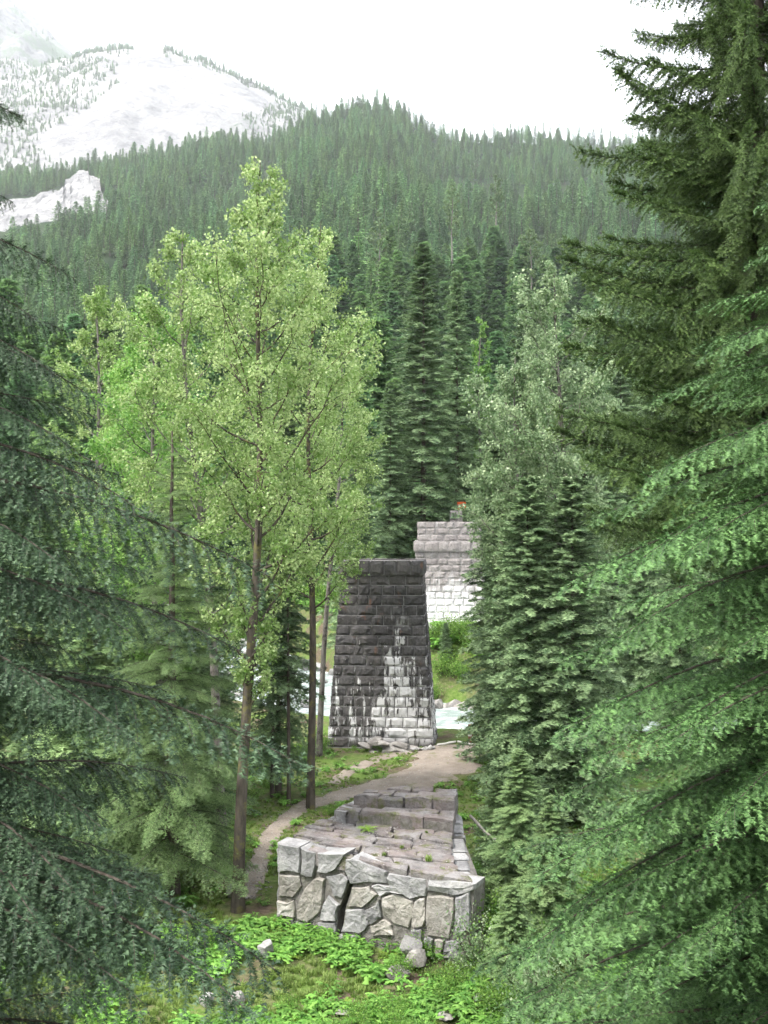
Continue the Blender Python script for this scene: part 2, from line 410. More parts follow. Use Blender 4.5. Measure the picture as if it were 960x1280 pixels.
# pale rock slide half way up the hillside
U, Dk = np.meshgrid(np.linspace(-160, 150, 110), np.linspace(0, 1, 60), indexing='ij')
def d_at(px, py):
    ds = np.linspace(200, 1140, 800); zs = hill_z((px - CX) / F * ds, ds); pys = HY - (zs - CAMZ) / ds * F
    return np.interp(-py, -pys, ds)
lo = [(-160, 312), (0, 294), (50, 280), (100, 270), (128, 268), (150, 264)]; hi = [(-160, 255), (0, 250), (40, 243), (75, 236), (85, 226), (100, 219), (112, 219), (125, 232), (132, 256), (150, 262)]
dl = np.array([d_at(u, np.interp(u, *zip(*lo))) for u in U[:, 0]]); dh = np.array([d_at(u, np.interp(u, *zip(*hi))) for u in U[:, 0]])
Dd = dl[:, None] + (dh - dl)[:, None] * Dk
Xo = (U - CX) / F * Dd
edge = np.sin(np.pi * Dk) ** .5 * sstep(150, 128, U)
Zo = hill_z(Xo, Dd) - 2 + edge * (5 + 10 * np.abs(fbm(Xo / 14, Dd / 14, 77, 5)) + 8 * fbm(Xo / 40, Dd / 40, 78, 3))
structure(obj('rock_slide', grid_mesh('rock_slide', Xo, Dd, Zo, M_ROCKF, False)), 'pale heap of slide rock among the hillside trees')

# river
rp = []
cum = np.concatenate([[0], np.cumsum(np.hypot(*np.diff(RIV, axis=0).T))])
s = np.arange(0, cum[-1], .8); rx = np.interp(s, cum, RIV[:, 0]); ry = np.interp(s, cum, RIV[:, 1])
k = np.hanning(15); k /= k.sum(); rx = np.convolve(np.pad(rx, 7, 'edge'), k, 'valid'); ry = np.convolve(np.pad(ry, 7, 'edge'), k, 'valid')
tn = norm(np.stack([np.gradient(rx), np.gradient(ry)], -1)); nn = np.stack([-tn[:, 1], tn[:, 0]], -1)
o_ = np.linspace(-7.5, 7.5, 34)
X = rx[:, None] + nn[:, :1] * o_; Y = ry[:, None] + nn[:, 1:] * o_
Zw = water_z(Y) + .16 * fbm(X / .9, Y / .6, 31, 3) + .22 * fbm(X / 3, Y / 2, 32, 3)
structure(obj('river', grid_mesh('river', X, Y, Zw, M_WATER)), 'milky green glacial river with white rapids')

# paths
def strip(name, pts, mat, lift, label, seg=150):
    pts = np.array(pts, float); c = np.concatenate([[0], np.cumsum(np.hypot(*np.diff(pts[:, :2], axis=0).T))])
    s = np.linspace(0, c[-1], seg); x, y, w_ = (np.interp(s, c, pts[:, i]) for i in range(3))
    k = np.hanning(11); k /= k.sum()
    x, y, w_ = (np.convolve(np.pad(v, 5, 'edge'), k, 'valid') for v in (x, y, w_))
    t = norm(np.stack([np.gradient(x), np.gradient(y)], -1)); nrm = np.stack([-t[:, 1], t[:, 0]], -1)
    o = np.linspace(-1, 1, 11); wv = w_[:, None] * (1 + .45 * fbm(s[:, None] / .7 + 0 * o, np.sign(o)[None] * 3 + 0 * s[:, None], 5, 4))
    X = x[:, None] + nrm[:, :1] * o * wv; Y = y[:, None] + nrm[:, 1:] * o * wv
    Z = ground_z(X, Y) + lift * (1 - np.abs(o) ** 4 * 2.2)
    return structure(obj(name, grid_mesh(name, X, Y, Z, mat)), label)
PATH = [(-4.1, 28.6, .36), (-4.05, 29.6, .42), (-4.0, 31.5, .42), (-3.95, 35.0, .42), (-3.3, 38.0, .48), (-1.5, 40.2, .75), (.8, 41.8, 1.5), (2.7, 44.6, 1.9), (3.5, 48.6, 1.7)]
strip('footpath', PATH, M_PATH, .035, 'brown trodden footpath passing the ruined pier')
strip('side_path', [(-2.2, 41.6, .35), (-1.6, 44, .4), (-.2, 46.6, .45), (1.2, 47.8, .5)], M_PATH, .028, 'faint side path to the foot of the tall pier', 40)

# ------------------------------------------------------------------ masonry
def block_mesh(rng, mat, name='stone_block'):
    nx, nz = 5, 4; V = []; idx = {}
    tz = rng.uniform(-.03, .03)
    for i in range(nx):
        for k_ in range(nz):
            b = i in (0, nx - 1) or k_ in (0, nz - 1)
            xx = i / (nx - 1) - .5; zz = k_ / (nz - 1) - .5
            if not b: xx = xx * 1.25 + rng.uniform(-.06, .06); zz = zz * 1.5 + rng.uniform(-.08, .08)
            yy = -.5 + rng.uniform(-.03, .04) if b else -.5 - rng.uniform(.02, .17) + tz * (i - 2)
            idx[i, k_] = len(V); V.append((xx + (rng.uniform(-.014, .014) if b else 0), yy, zz + (rng.uniform(-.03, .03) if b else 0)))
    bk = [len(V) + i for i in range(4)]; V += [(-.5, .5, -.5), (.5, .5, -.5), (.5, .5, .5), (-.5, .5, .5)]
    q = []; 
    for i in range(nx - 1):
        for k_ in range(nz - 1):
            a, b, c, d = idx[i, k_], idx[i + 1, k_], idx[i + 1, k_ + 1], idx[i, k_ + 1]
            q += ([[a, b, c], [a, c, d]] if rng.random() < .5 else [[a, b, d], [b, c, d]])
    bot = [idx[i, 0] for i in range(nx)]; top = [idx[i, nz - 1] for i in range(nx)]; lf = [idx[0, k_] for k_ in range(nz)]; rt = [idx[nx - 1, k_] for k_ in range(nz)]
    sev = [bot[::-1] + [bk[0], bk[1]], top + [bk[2], bk[3]]]; six = [lf + [bk[3], bk[0]], rt[::-1] + [bk[1], bk[2]]]
    return mk_mesh(name, V, [np.array(q), np.array(sev), np.array(six), np.array([bk[::-1]])], mat)

def pier(name, label, loc, rotz, courses, depth, bl_len, mat, mort, seed, thick=.42):
    """courses: list of (z0, z1, half width, half depth, proud)"""
    rng = np.random.default_rng(seed)
    root = thing(name, label, 'pier', loc, (0, 0, rotz))
    bms = [block_mesh(rng, mat) for _ in range(12)]
    rear = Acc(); core = Acc()
    cube = np.array([(x, y, z) for x in (-1, 1) for y in (-1, 1) for z in (0, 1)], float); cq = np.array([(0, 1, 3, 2), (4, 6, 7, 5), (0, 4, 5, 1), (2, 3, 7, 6), (0, 2, 6, 4), (1, 5, 7, 3)])
    for (z0, z1, hw, hd, pr) in courses:
        core.add(np.stack([cube[:, 0] * (hw - .03 - pr), cube[:, 1] * (hd - .03 - pr), z0 + cube[:, 2] * (z1 - z0) + (.004 if False else 0)], -1), cq)
        for face, half, off in (('f', hw, hd), ('l', hd - thick, hw), ('r', hd - thick, hw), ('b', hw, hd)):
            xs = [-half]
            while xs[-1] < half - .05:
                nxt = xs[-1] + rng.uniform(*bl_len)
                if half - nxt < bl_len[0] * .7: nxt = half
                xs.append(nxt)
            for a, b in zip(xs[:-1], xs[1:]):
                cxx = (a + b) / 2; gap = rng.uniform(.03, .06); jit = rng.uniform(-.015, .02)
                sx, sz = b - a - gap, z1 - z0 - rng.uniform(.03, .05); zc = (z0 + z1) / 2
                ang = {'f': 0, 'l': -math.pi / 2, 'r': math.pi / 2, 'b': math.pi}[face]
                oo = off - thick / 2 + jit
                lx, ly = {'f': (cxx, -oo), 'b': (cxx, oo), 'l': (-oo, cxx), 'r': (oo, cxx)}[face]
                bm = bms[rng.integers(12)]
                if face == 'b':
                    c_, s_ = math.cos(ang), math.sin(ang)
                    v = np.array([tuple(q.co) for q in bm.vertices]) * (sx, thick, sz)
                    v = np.stack([v[:, 0] * c_ - v[:, 1] * s_ + lx, v[:, 0] * s_ + v[:, 1] * c_ + ly, v[:, 2] + zc], -1)
                    for p in bm.polygons: rear.add(v, np.array([list(p.vertices)]))
                else:
                    obj('stone_block', bm, root, (lx, ly, zc), (0, 0, ang), (sx, thick, sz))
    core.V[-1][:, 2] -= (core.V[-1][:, 2] > courses[-1][0] + .01) * .09
    obj('mortar_core', core.mesh('mortar_core', mort), root)
    o = obj('rear_masonry', rear.mesh('rear_masonry', mat), root); o['kind'] = 'stuff'
    return root

# tall pier: 18 courses with battered faces
CH = 12.35 / F * 50.0
crs = [(.0, .32, 2.80, 2.0, 0), (.32, .32 + CH, 2.74, 1.95, 0)]
z = .32 + CH
for i in range(17):
    f = i / 16
    crs.append((z, z + CH, 2.66 - .60 * f, 1.85 - .45 * f, 0)); z += CH
crs.append((z, z + .74, 2.13, 1.52, .05))
ZP = CAMZ - (701 - HY) / F * 48.6 - (z + .74)
pier('stone_pier', 'tall dark stained stone pier standing before the river', (-.03, 50.6, ZP), math.radians(-5), crs, 3, (.45, 1.15), M_PIERD, M_MORTD, 21)
# far pale pier / abutment with a recessed upper tier
CH2 = 8.45 / F * 73.0; z = 0.0; crs = []
for i in range(13):
    crs.append((z, z + CH2, 2.75 - .022 * (i + 0), 2.4 - .03 * i, 0)); z += CH2
crs.append((z, z + .78, 2.62, 2.2, 0)); z += .78
z_t = z
for hgt in (.50, .45, .50): crs.append((z, z + hgt, 2.35, 1.9, 0)); z += hgt
TOP2 = CAMZ + 3 / F * 73
p2 = pier('pale_stone_pier', 'pale lime washed stone pier on the far bank with narrower top', (4.95, 75.2, TOP2 - z), math.radians(-3), crs, 3, (.5, 1.05), M_PIERL, M_MORT, 33)

# ------------------------------------------------------------------ ruined low pier
ruin = thing('ruined_pier', 'low ruined pier of rough granite blocks with broken stepped top', 'ruin', (0, 0, 0))
PL, PR = np.array([-2.96, 27.2]), np.array([2.18, 24.3])
fd = (PR - PL) / np.linalg.norm(PR - PL); fn = np.array([fd[1], -fd[0]]); fn = fn if fn[1] < 0 else -fn
def face_pt(cx, cy):
    px, py = 320 + cx / 3.31, 1050 + cy / 3.31
    rx = (px - CX) / F                                  # x = rx*d, y = d on plane (p-PL).fn = 0
    d = (PL @ fn) / (rx * fn[0] + fn[1])
    return np.array([rx * d, d, CAMZ - (py - HY) / F * d])
POLY = [
 ('g', [(88, 8), (182, 26), (182, 138), (92, 133)]), ('g', [(186, 28), (250, 50), (236, 156), (186, 142)]),
 ('g', [(254, 50), (376, 52), (332, 118), (292, 138), (252, 134)]), ('g', [(370, 80), (400, 70), (546, 130), (542, 180), (392, 182), (368, 128)]),
 ('g', [(550, 136), (706, 160), (702, 233), (640, 243), (548, 186)]), ('g', [(710, 163), (912, 180), (906, 206), (822, 228), (708, 208)]),
 ('b', [(94, 142), (180, 148), (190, 190), (152, 238), (95, 236)]), ('b', [(240, 160), (284, 160), (280, 240), (264, 300), (212, 346), (170, 330), (177, 250)]),
 ('g', [(290, 150), (352, 140), (382, 165), (354, 242), (322, 235)]), ('g', [(300, 228), (346, 268), (332, 334), (266, 330), (278, 264)]),
 ('b', [(396, 195), (470, 190), (500, 226), (440, 280), (382, 276)]), ('g', [(476, 190), (545, 190), (632, 220), (562, 214), (516, 232)]),
 ('b', [(520, 238), (570, 220), (650, 250), (660, 300), (632, 366), (570, 346), (526, 302)]), ('b', [(656, 256), (698, 240), (704, 330), (668, 364), (645, 350)]),
 ('w', [(706, 234), (820, 238), (816, 330), (800, 410), (710, 396)]), ('g', [(826, 236), (884, 212), (888, 372), (822, 400)]),
 ('b', [(88, 250), (156, 250), (160, 320), (84, 318)]), ('g', [(254, 342), (330, 344), (332, 392), (250, 382)]),
 ('g', [(372, 288), (446, 284), (466, 350), (432, 388), (350, 382)]), ('g', [(452, 290), (512, 245), (522, 320), (474, 352)]),
 ('g', [(696, 406), (732, 412), (728, 456), (696, 456)]), ('g', [(784, 420), (846, 424), (840, 490), (772, 486)]),
 ('b', [(474, 358), (520, 330), (560, 350), (570, 395), (480, 396)]), ('g', [(162, 338), (206, 352), (246, 384), (200, 392), (160, 372)]),
 ('g', [(86, 326), (152, 328), (150, 372), (84, 366)]), ('g', [(340, 394), (430, 396), (428, 440), (340, 436)]),
 ('g', [(640, 372), (686, 368), (690, 440), (650, 440)]), ('b', [(740, 412), (778, 416), (766, 470), (736, 462)])]
rng = np.random.default_rng(5)
def poly_stone(pts3, back, bulge, mat, parent, name='stone_block', inset=.22):
    """pts3 (n,3) outline on the face; back offset vector; front bulges outwards"""
    pts3 = np.asarray(pts3); n = len(pts3); c = pts3.mean(0); out = -back / np.linalg.norm(back)
    mid = []
    for i in range(n):
        a, b = pts3[i], pts3[(i + 1) % n]
        mid += [a, (a + b) / 2 + rng.normal(0, .026, 3)]
    ring = np.array(mid); n2 = len(ring)
    ring0 = ring + (c - ring) * .02
    ring1 = ring + (c - ring) * inset * rng.uniform(.55, 1.2, (n2, 1)) + out * bulge * rng.uniform(.5, 1.2, (n2, 1))
    rb = ring + back
    cc = c + out * bulge * rng.uniform(.6, 1.3)
    ring2 = ring + (c - ring) * rng.uniform(.45, .65, (n2, 1)) + out * bulge * rng.uniform(.55, 1.2, (n2, 1))
    V = np.concatenate([rb, ring0, ring1, ring2, [cc]])
    i = np.arange(n2); j = (i + 1) % n2
    Q = np.concatenate([np.stack([i, j, n2 + j, n2 + i], -1), np.stack([n2 + i, n2 + j, 2 * n2 + j, 2 * n2 + i], -1)])
    T = np.concatenate([np.stack([2 * n2 + i, 2 * n2 + j, 3 * n2 + j], -1), np.stack([2 * n2 + i, 3 * n2 + j, 3 * n2 + i], -1), np.stack([3 * n2 + i, 3 * n2 + j, np.full(n2, 4 * n2)], -1)])
    me = mk_mesh(name, V - c, [Q, T], mat)
    # outward normals
    o = obj(name, me, parent, c)
    return o
MM = {'g': M_STUMP, 'b': M_STUMPW, 'w': M_STUMPW}
back3 = np.array([-fn[0], -fn[1], 0]) * .5
for kd, pl in POLY:
    poly_stone([face_pt(*p) for p in pl], back3, rng.uniform(.025, .06), MM[kd], ruin, inset=.10)
# stepped top: rows of flat slabs running along the face
CAPZ = 2.31
sideL = np.array([.40, .92]); 
def Ltop(d): return np.interp(d, [0, 3.0, 3.01, 3.9, 3.91, 5.2], [0, 0, 0, 0, 0, 0])
def left_edge(t): return PL + sideL * t
def right_edge(t): return np.array([np.interp(t, [0, .9, 1.0, 3.2, 6.6], [2.18, 2.08, 1.82, 1.9, 2.37]), 24.3 + t * 1.02])
rows = []
nrow = 13
for r_ in range(nrow):
    t0, t1 = r_ / nrow, (r_ + 1) / nrow
    lv = 0.0
    la, lb = left_edge(t0 * 4.3), left_edge(t1 * 4.3)
    ra, rb_ = right_edge(t0 * 6.3), right_edge(t1 * 6.3)
    if r_ >= 8: lv = .36; 
    if r_ >= 10: lv = .62
    if r_ >= 8: la = la + .45 * fd; lb = lb + .45 * fd
    if r_ >= 10: la = la + .35 * fd; lb = lb + .35 * fd
    us = [0.0]
    while us[-1] < 1:
        nx_ = us[-1] + rng.uniform(.14, .30)
        if nx_ > .88: nx_ = 1.0
        us.append(nx_)
    for ua, ub in zip(us[:-1], us[1:]):
        g = .003
        q = [la + (ra - la) * (ua + g), la + (ra - la) * (ub - g), lb + (rb_ - lb) * (ub - g), lb + (rb_ - lb) * (ua + g)]
        z_ = CAPZ + lv + rng.uniform(-.045, .045) + (.03 if r_ == 0 else 0)
        if r_ >= 8 and rng.random() < .12: z_ -= .22
        tilt = rng.normal(0, .018, 4)
        jq = rng.normal(0, .035, (4, 2)); pts3 = np.array([(p[0] + j[0], p[1] + j[1], z_ + tl) for p, tl, j in zip(q, tilt, jq)])
        poly_stone(pts3, np.array([0, 0, -(.42 + lv if r_ in (8, 10, 12) else .36)]), rng.uniform(.012, .035), M_TOPST, ruin, 'cap_stone', .14)
# side and rear courses of the ruin
def side_wall(pa, pb, z0, z1, rows_, outv):
    L_ = np.linalg.norm(pb - pa); n = max(2, int(L_ / .8)); hs = (z1 - z0) / rows_
    for r_ in range(rows_):
        us = np.sort(np.concatenate([[0, 1], (np.arange(1, n) + rng.uniform(-.25, .25, n - 1)) / n]))
        for a, b in zip(us[:-1], us[1:]):
            p, q = pa + (pb - pa) * (a + .008), pa + (pb - pa) * (b - .008)
            poly_stone([(p[0], p[1], z0 + r_ * hs + .015), (q[0], q[1], z0 + r_ * hs + .015), (q[0], q[1], z0 + (r_ + 1) * hs - .015), (p[0], p[1], z0 + (r_ + 1) * hs - .015)],
                       np.array([-outv[0], -outv[1], 0]) * .4, rng.uniform(.04, .1), M_STUMP, ruin)
side_wall(left_edge(0.05), left_edge(4.2), .15, CAPZ - .1, 4, -fd)
side_wall(right_edge(0.2), right_edge(6.2), .15, CAPZ - .1, 4, np.array([1, 0]))
side_wall(left_edge(4.3) + .8 * fd, right_edge(6.3), .15, CAPZ + .5, 4, -fn)
side_wall(left_edge(2.62) + .5 * fd, left_edge(4.25) + .6 * fd, CAPZ - .06, CAPZ + .36, 1, -fd)
# inner rubble fill
ply = [PL + .12 * fd - .75 * fn, PR - .14 * fd - .75 * fn, right_edge(6.1) - np.array([.12, 0]), left_edge(4.2) + .9 * fd]
n_ = len(ply); V = [(p[0], p[1], zz) for zz in (-.3, CAPZ - .16) for p in ply]
obj('rubble_fill', mk_mesh('rubble_fill', V, [np.array([[i, (i + 1) % n_, n_ + (i + 1) % n_, n_ + i] for i in range(n_)]), np.array([[4, 5, 6, 7]])], M_FILL), ruin)
fb3 = np.array([-fn[0], -fn[1], 0])
for fp_ in ([(94, 40), (362, 70), (366, 150), (380, 185), (338, 290), (326, 470), (82, 470)], [(382, 100), (900, 190), (884, 520), (346, 520), (354, 385), (366, 290), (398, 190)]):
    f3 = np.array([face_pt(*q) for q in fp_]); k_ = len(f3); V = np.concatenate([f3 + fb3 * .045, f3 + fb3 * .73])
    obj('rubble_fill', mk_mesh('rubble_fill', V, [np.array([[i, (i + 1) % k_, k_ + (i + 1) % k_, k_ + i] for i in range(k_)]), np.array([list(range(k_))])], M_FILL), ruin)
t8 = [left_edge(2.7) + .55 * fd, right_edge(3.95) - np.array([.1, 0]), right_edge(6.1) - np.array([.1, 0]), left_edge(4.2) + .9 * fd]
V = [(p[0], p[1], zz) for zz in (CAPZ - .2, CAPZ + .28) for p in t8]
obj('rubble_fill', mk_mesh('rubble_fill', V, [np.array([[i, (i + 1) % n_, n_ + (i + 1) % n_, n_ + i] for i in range(n_)]), np.array([[4, 5, 6, 7]])], M_FILL), ruin)

# ------------------------------------------------------------------ loose rock
def ico(sub):
    import bmesh
    bm = bmesh.new(); bmesh.ops.create_icosphere(bm, subdivisions=sub, radius=1)
    V = np.array([v.co[:] for v in bm.verts]); Fc = np.array([[v.index for v in f.verts] for f in bm.faces]); bm.free(); return V, Fc
IV, IF = ico(3)
def rock_mesh(seed, mat, slab=1.0):
    r = np.random.default_rng(seed); V = IV.copy()
    for _ in range(13):                                  # cut facets
        nrm = norm(r.normal(size=3)); lim = r.uniform(.42, .75); dd = V @ nrm; V = V - np.clip(dd - lim, 0, None)[:, None] * nrm * .92
    V = V * (1 + .10 * fbm(V[:, 0] * 2 + seed, V[:, 1] * 2 + V[:, 2] * 1.7, seed, 4))[:, None]
    V[:, 2] *= slab
    return mk_mesh('boulder', V, [IF], mat)
ROCKS = [rock_mesh(100 + i, M_BOULD, .8) for i in range(6)]; ROCKW = [rock_mesh(120 + i, M_BOULW, .75) for i in range(4)]
SLABS = [rock_mesh(140 + i, M_PIERD if False else M_BOULD, .32) for i in range(4)]
def boulder(name, me, x, y, size, label, cat='boulder', group=None, rz=None, sink=.25, tilt=.3, zz=None):
    sz = size if hasattr(size, '__len__') else (size, size * RNG.uniform(.75, 1), size * RNG.uniform(.7, 1))
    z_ = float(ground_z(x, y)) if zz is None else zz
    o = obj(name, me, None, (x, y, z_ + sz[2] * (.75 - sink)), (RNG.uniform(-tilt, tilt), RNG.uniform(-tilt, tilt), RNG.uniform(0, 6.3) if rz is None else rz), sz)
    return tag(o, label, cat, group)
# rubble slabs piled against the foot of the tall pier
for i, (px, py, sx, tl) in enumerate([(458, 932, .55, .2), (468, 926, .5, .5), (478, 928, .45, .2), (486, 937, .62, 1.1), (474, 939, .5, .8), (500, 930, .62, .1), (506, 937, .6, .1), (498, 942, .45, .3), (516, 935, .45, .3), (466, 940, .4, .2)]):
    d = 48.0 - .12 * (i % 4)
    p = W(px, py, d); o = obj('fallen_slab', SLABS[i % 4], None, p, (RNG.uniform(-.2, .2) + tl, RNG.uniform(-.3, .3), RNG.uniform(-.4, .4)), (sx, .45, .55))
    tag(o, 'broken grey slab in the heap at the foot of the tall pier', 'slab', 'fallen slabs heaped at the tall pier')
for i, (px, py) in enumerate([(524, 945), (530, 947), (538, 947), (541, 944), (517, 946), (533, 950)]):
    d = 47.6; p = W(px, py, d); boulder('small_stone', ROCKW[i % 4], p.x, p.y, .2, 'small white stone beside the corner of the tall pier', 'stone', 'white stones by the tall pier')
# far bank boulders
for i, (px, py, s_) in enumerate([(545, 882, .8), (556, 888, .9), (566, 886, 1.0), (577, 889, .9), (586, 892, .95), (596, 884, 1.0), (604, 890, .8), (572, 893, .6), (549, 889, .6), (560, 893, .5), (592, 896, .6), (612, 886, 1.0), (538, 886, .7)]):
    d = 66.2 + .3 * (i % 3); p = W(px, py, d)
    boulder('bank_boulder', ROCKS[i % 6], p.x, p.y, s_, 'grey boulder lining the far river bank', 'boulder', 'boulders along the far river bank', zz=p.z - s_ * .35)
for i in range(34):
    yy = RNG.uniform(62, 120); cxr = float(np.interp(yy, RIV[::1, 1], RIV[::1, 0])); xx = cxr + RNG.uniform(-5.5, 5.5)
    if xx > -2.5: continue
    s_ = RNG.uniform(.4, 1.1)
    boulder('river_boulder', ROCKW[i % 4], xx, yy, s_, 'pale boulder standing in the white rapids', 'boulder', 'pale boulders in the rapids', zz=float(water_z(yy)) - .1)
# stones in the clearing
for nm, me, px, py, d, s_, lb in [
    ('tilted_stone', ROCKW[0], 333, 1196, 24.6, (.30, .24, .50), 'small upright pale stone in the green clearing'),
    ('fallen_block', ROCKW[1], 510, 1180, 24.5, (.42, .36, .46), 'pale buff block fallen before the ruined pier'),
    ('fallen_block', ROCKS[2], 521, 1200, 24.1, (.36, .34, .36), 'rusty brown block below the pale fallen one'),
    ('fallen_block', ROCKS[4], 497, 1214, 23.7, (.36, .32, .30), 'grey lump lying lowest of the fallen blocks'),
    ('flat_stone', ROCKW[3], 258, 1243, 22.2, (.30, .26, .24), 'white stone half hidden behind the hemlock branch'),
    ('flat_stone', ROCKS[1], 293, 1252, 22.0, (.45, .3, .3), 'brown stone just behind the hemlock branch tip'),
    ('flat_stone', ROCKW[2], 597, 1233, 22.4, (.16, .14, .12), 'little white stone beside the clearing shrubs'),
    ('flat_stone', ROCKS[3], 430, 1262, 21.6, (.22, .2, .14), 'grey stone sunk in the grass of the clearing'),
    ('flat_stone', ROCKS[5], 556, 1263, 21.5, (.35, .22, .14), 'long flat grey stone at the clearing edge')]:
    p = W(px, py, d); boulder(nm, me, p.x, p.y, s_, lb, 'stone', sink=.2, zz=(p.z - s_[2] * .55) if nm == 'fallen_block' else None)

boulder('trunk_side_rock', ROCKS[0], -4.35, 28.9, (.45, .4, .42), 'dark square rock between the big trunk and the footpath', 'rock')
# ------------------------------------------------------------------ foliage generators
UPV = np.array([0, 0, 1.0])
def branch_parts(rng, L, n_tw, ang, tw_frac, hang, sub_sp, sub_frac, arch, droop, start=.1, sublen=.03, axis_sh=0, ash_len=.1):
    """main axis, twigs and sub-twigs of one conifer branch growing along +X; returns axis, list of twig polylines, segment arrays"""
    t = np.linspace(0, 1, 12); ph = rng.uniform(0, 6)
    A = np.stack([L * t, L * .03 * np.sin(t * 5 + ph), L * (arch * t - droop * t ** 2)], -1)
    TA = norm(np.gradient(A, axis=0))
    P0, P1, NW, twl = [], [], [], []
    sgrid = np.linspace(0, 1, 6)
    for i in range(n_tw):
        tt = start + (1 - start) * (i + rng.uniform(.2, .8)) / n_tw; s = 1 if i % 2 else -1
        p = np.array([np.interp(tt, t, A[:, k]) for k in range(3)]); T = norm(np.array([np.interp(tt, t, TA[:, k]) for k in range(3)]))
        side = norm(np.cross(UPV, T)) * s
        a = math.radians(ang) * (1.05 - .4 * tt) * rng.uniform(.8, 1.2)
        prof = min(1, (tt - start + .12) / .3) * (1 - tt) ** .65 + .10
        l = tw_frac * L * prof * rng.uniform(.7, 1.2)
        d0 = T * math.cos(a) + side * math.sin(a) + UPV * rng.uniform(-.12, .12)
        h = hang * rng.uniform(.6, 1.35)
        P = p + d0 * l * (sgrid * (1 - .35 * min(h, 1.2) * sgrid))[:, None] - UPV * (h * l * sgrid ** 1.6)[:, None] + rng.normal(0, .012 * l, (6, 3)) * sgrid[:, None]
        twl.append((P, l))
        P0.append(P[:-1]); P1.append(P[1:]); nw = rng.uniform(.15, .6); NW.append(nw + .35 * sgrid[1:])
        ns = int(l / sub_sp)
        if ns < 1: continue
        ss = .10 + .88 * (np.arange(ns) + rng.uniform(0, 1, ns)) / ns
        q = np.stack([np.interp(ss, sgrid, P[:, k]) for k in range(3)], -1)
        TW = norm(np.gradient(P, axis=0)); tw = norm(np.stack([np.interp(ss, sgrid, TW[:, k]) for k in range(3)], -1))
        ref = UPV * .9 + T * .4
        lat = norm(np.cross(tw, ref)) * np.where(np.arange(ns) % 2, 1, -1)[:, None]
        l2 = (sub_frac * l * (1 - ss) ** .6 * rng.uniform(.6, 1.3, ns) + sublen)[:, None]
        dd = tw * .62 + lat * .78 + rng.normal(0, .12, (ns, 3)) + UPV * rng.uniform(-.1, .15, (ns, 1))
        m = q + dd * l2 * .5; e = q + dd * l2 - UPV * l2 * (.12 + .35 * h * rng.uniform(.5, 1.2, (ns, 1)))
        P0 += [q, m]; P1 += [m, e]; NW += [nw * np.ones(ns) + .1, nw * np.ones(ns) + .45]
    if axis_sh:
        ta = start + (1 - start) * rng.random(axis_sh); q = np.stack([np.interp(ta, t, A[:, k]) for k in range(3)], -1); tA = norm(np.stack([np.interp(ta, t, TA[:, k]) for k in range(3)], -1))
        dd = norm(tA * .7 + rng.normal(0, .55, (axis_sh, 3)) + UPV * .45); l3 = ash_len * rng.uniform(.5, 1.3, (axis_sh, 1)) * (1.15 - .5 * ta[:, None])
        m = q + dd * l3 * .6; e = q + dd * l3 + tA * l3 * .15 - UPV * l3 * .12
        P0 += [q, m]; P1 += [m, e]; NW += [np.full(axis_sh, .4), np.full(axis_sh, .75)]
    P0.append(A[2:-1]); P1.append(A[3:]); NW.append(np.linspace(.2, .8, 9))
    return A, twl, np.concatenate(P0), np.concatenate(P1), np.concatenate(NW)

def needles(rng, p0, p1, nw, sp, nl, wd, three=False, spread=.8):
    L = np.linalg.norm(p1 - p0, axis=1); n = np.maximum(1, np.round(L / sp)).astype(int)
    idx = np.repeat(np.arange(len(L)), n); N = len(idx)
    u = rng.random(N)[:, None]
    P = p0[idx] + (p1 - p0)[idx] * u; T = norm((p1 - p0)[idx])
    lat = norm(np.cross(T, UPV) + rng.normal(0, .15, (N, 3))); up = np.cross(lat, T); up = np.where(up[:, 2:] < 0, -up, up)
    Vs, Ts = [], []
    for j in ((-1, 1, 0) if three else (-1, 1)):
        D = T * .55 + lat * (j * spread) + up * (rng.uniform(-.15, .4, (N, 1)) if j else .8)
        ln = nl * rng.uniform(.7, 1.25, (N, 1)); b = T * wd * .5
        Vs.append(np.stack([P - b, P + b, P + norm(D) * ln], 1)); t_ = np.clip(nw[idx] + rng.normal(0, .14, N), 0, 1); Ts.append(np.repeat(t_[:, None], 3, 1))
    V = np.concatenate(Vs).reshape(-1, 3); tt = np.concatenate(Ts).ravel()
    return V, np.arange(len(V)).reshape(-1, 3), tt

def near_branch(seed, L, mat, twig, sp=.016, nl=.026, wd=.010, three=False, **kw):
    rng = np.random.default_rng(seed)
    A, twl, p0, p1, nw = branch_parts(rng, L, **kw)
    ac = Acc()
    v, q = tube(A, np.linspace(.0075 * L, .0025, len(A)), 6); ac.add(v, q, 1)
    for P, l in twl:
        v, q = tube(P[::2] if len(P) > 4 else P, np.linspace(.0022 + .004 * l, .0012, len(P[::2])), 3); ac.add(v, q, 1)
    V, T, tt = needles(rng, p0, p1, nw, sp, nl, wd, three); ac.add(V, T, 0, tt)
    me = ac.mesh('branch', [mat, twig]); me['ex'] = float(A[-1, 0]); me['ez'] = float(A[-1, 2])
    return me

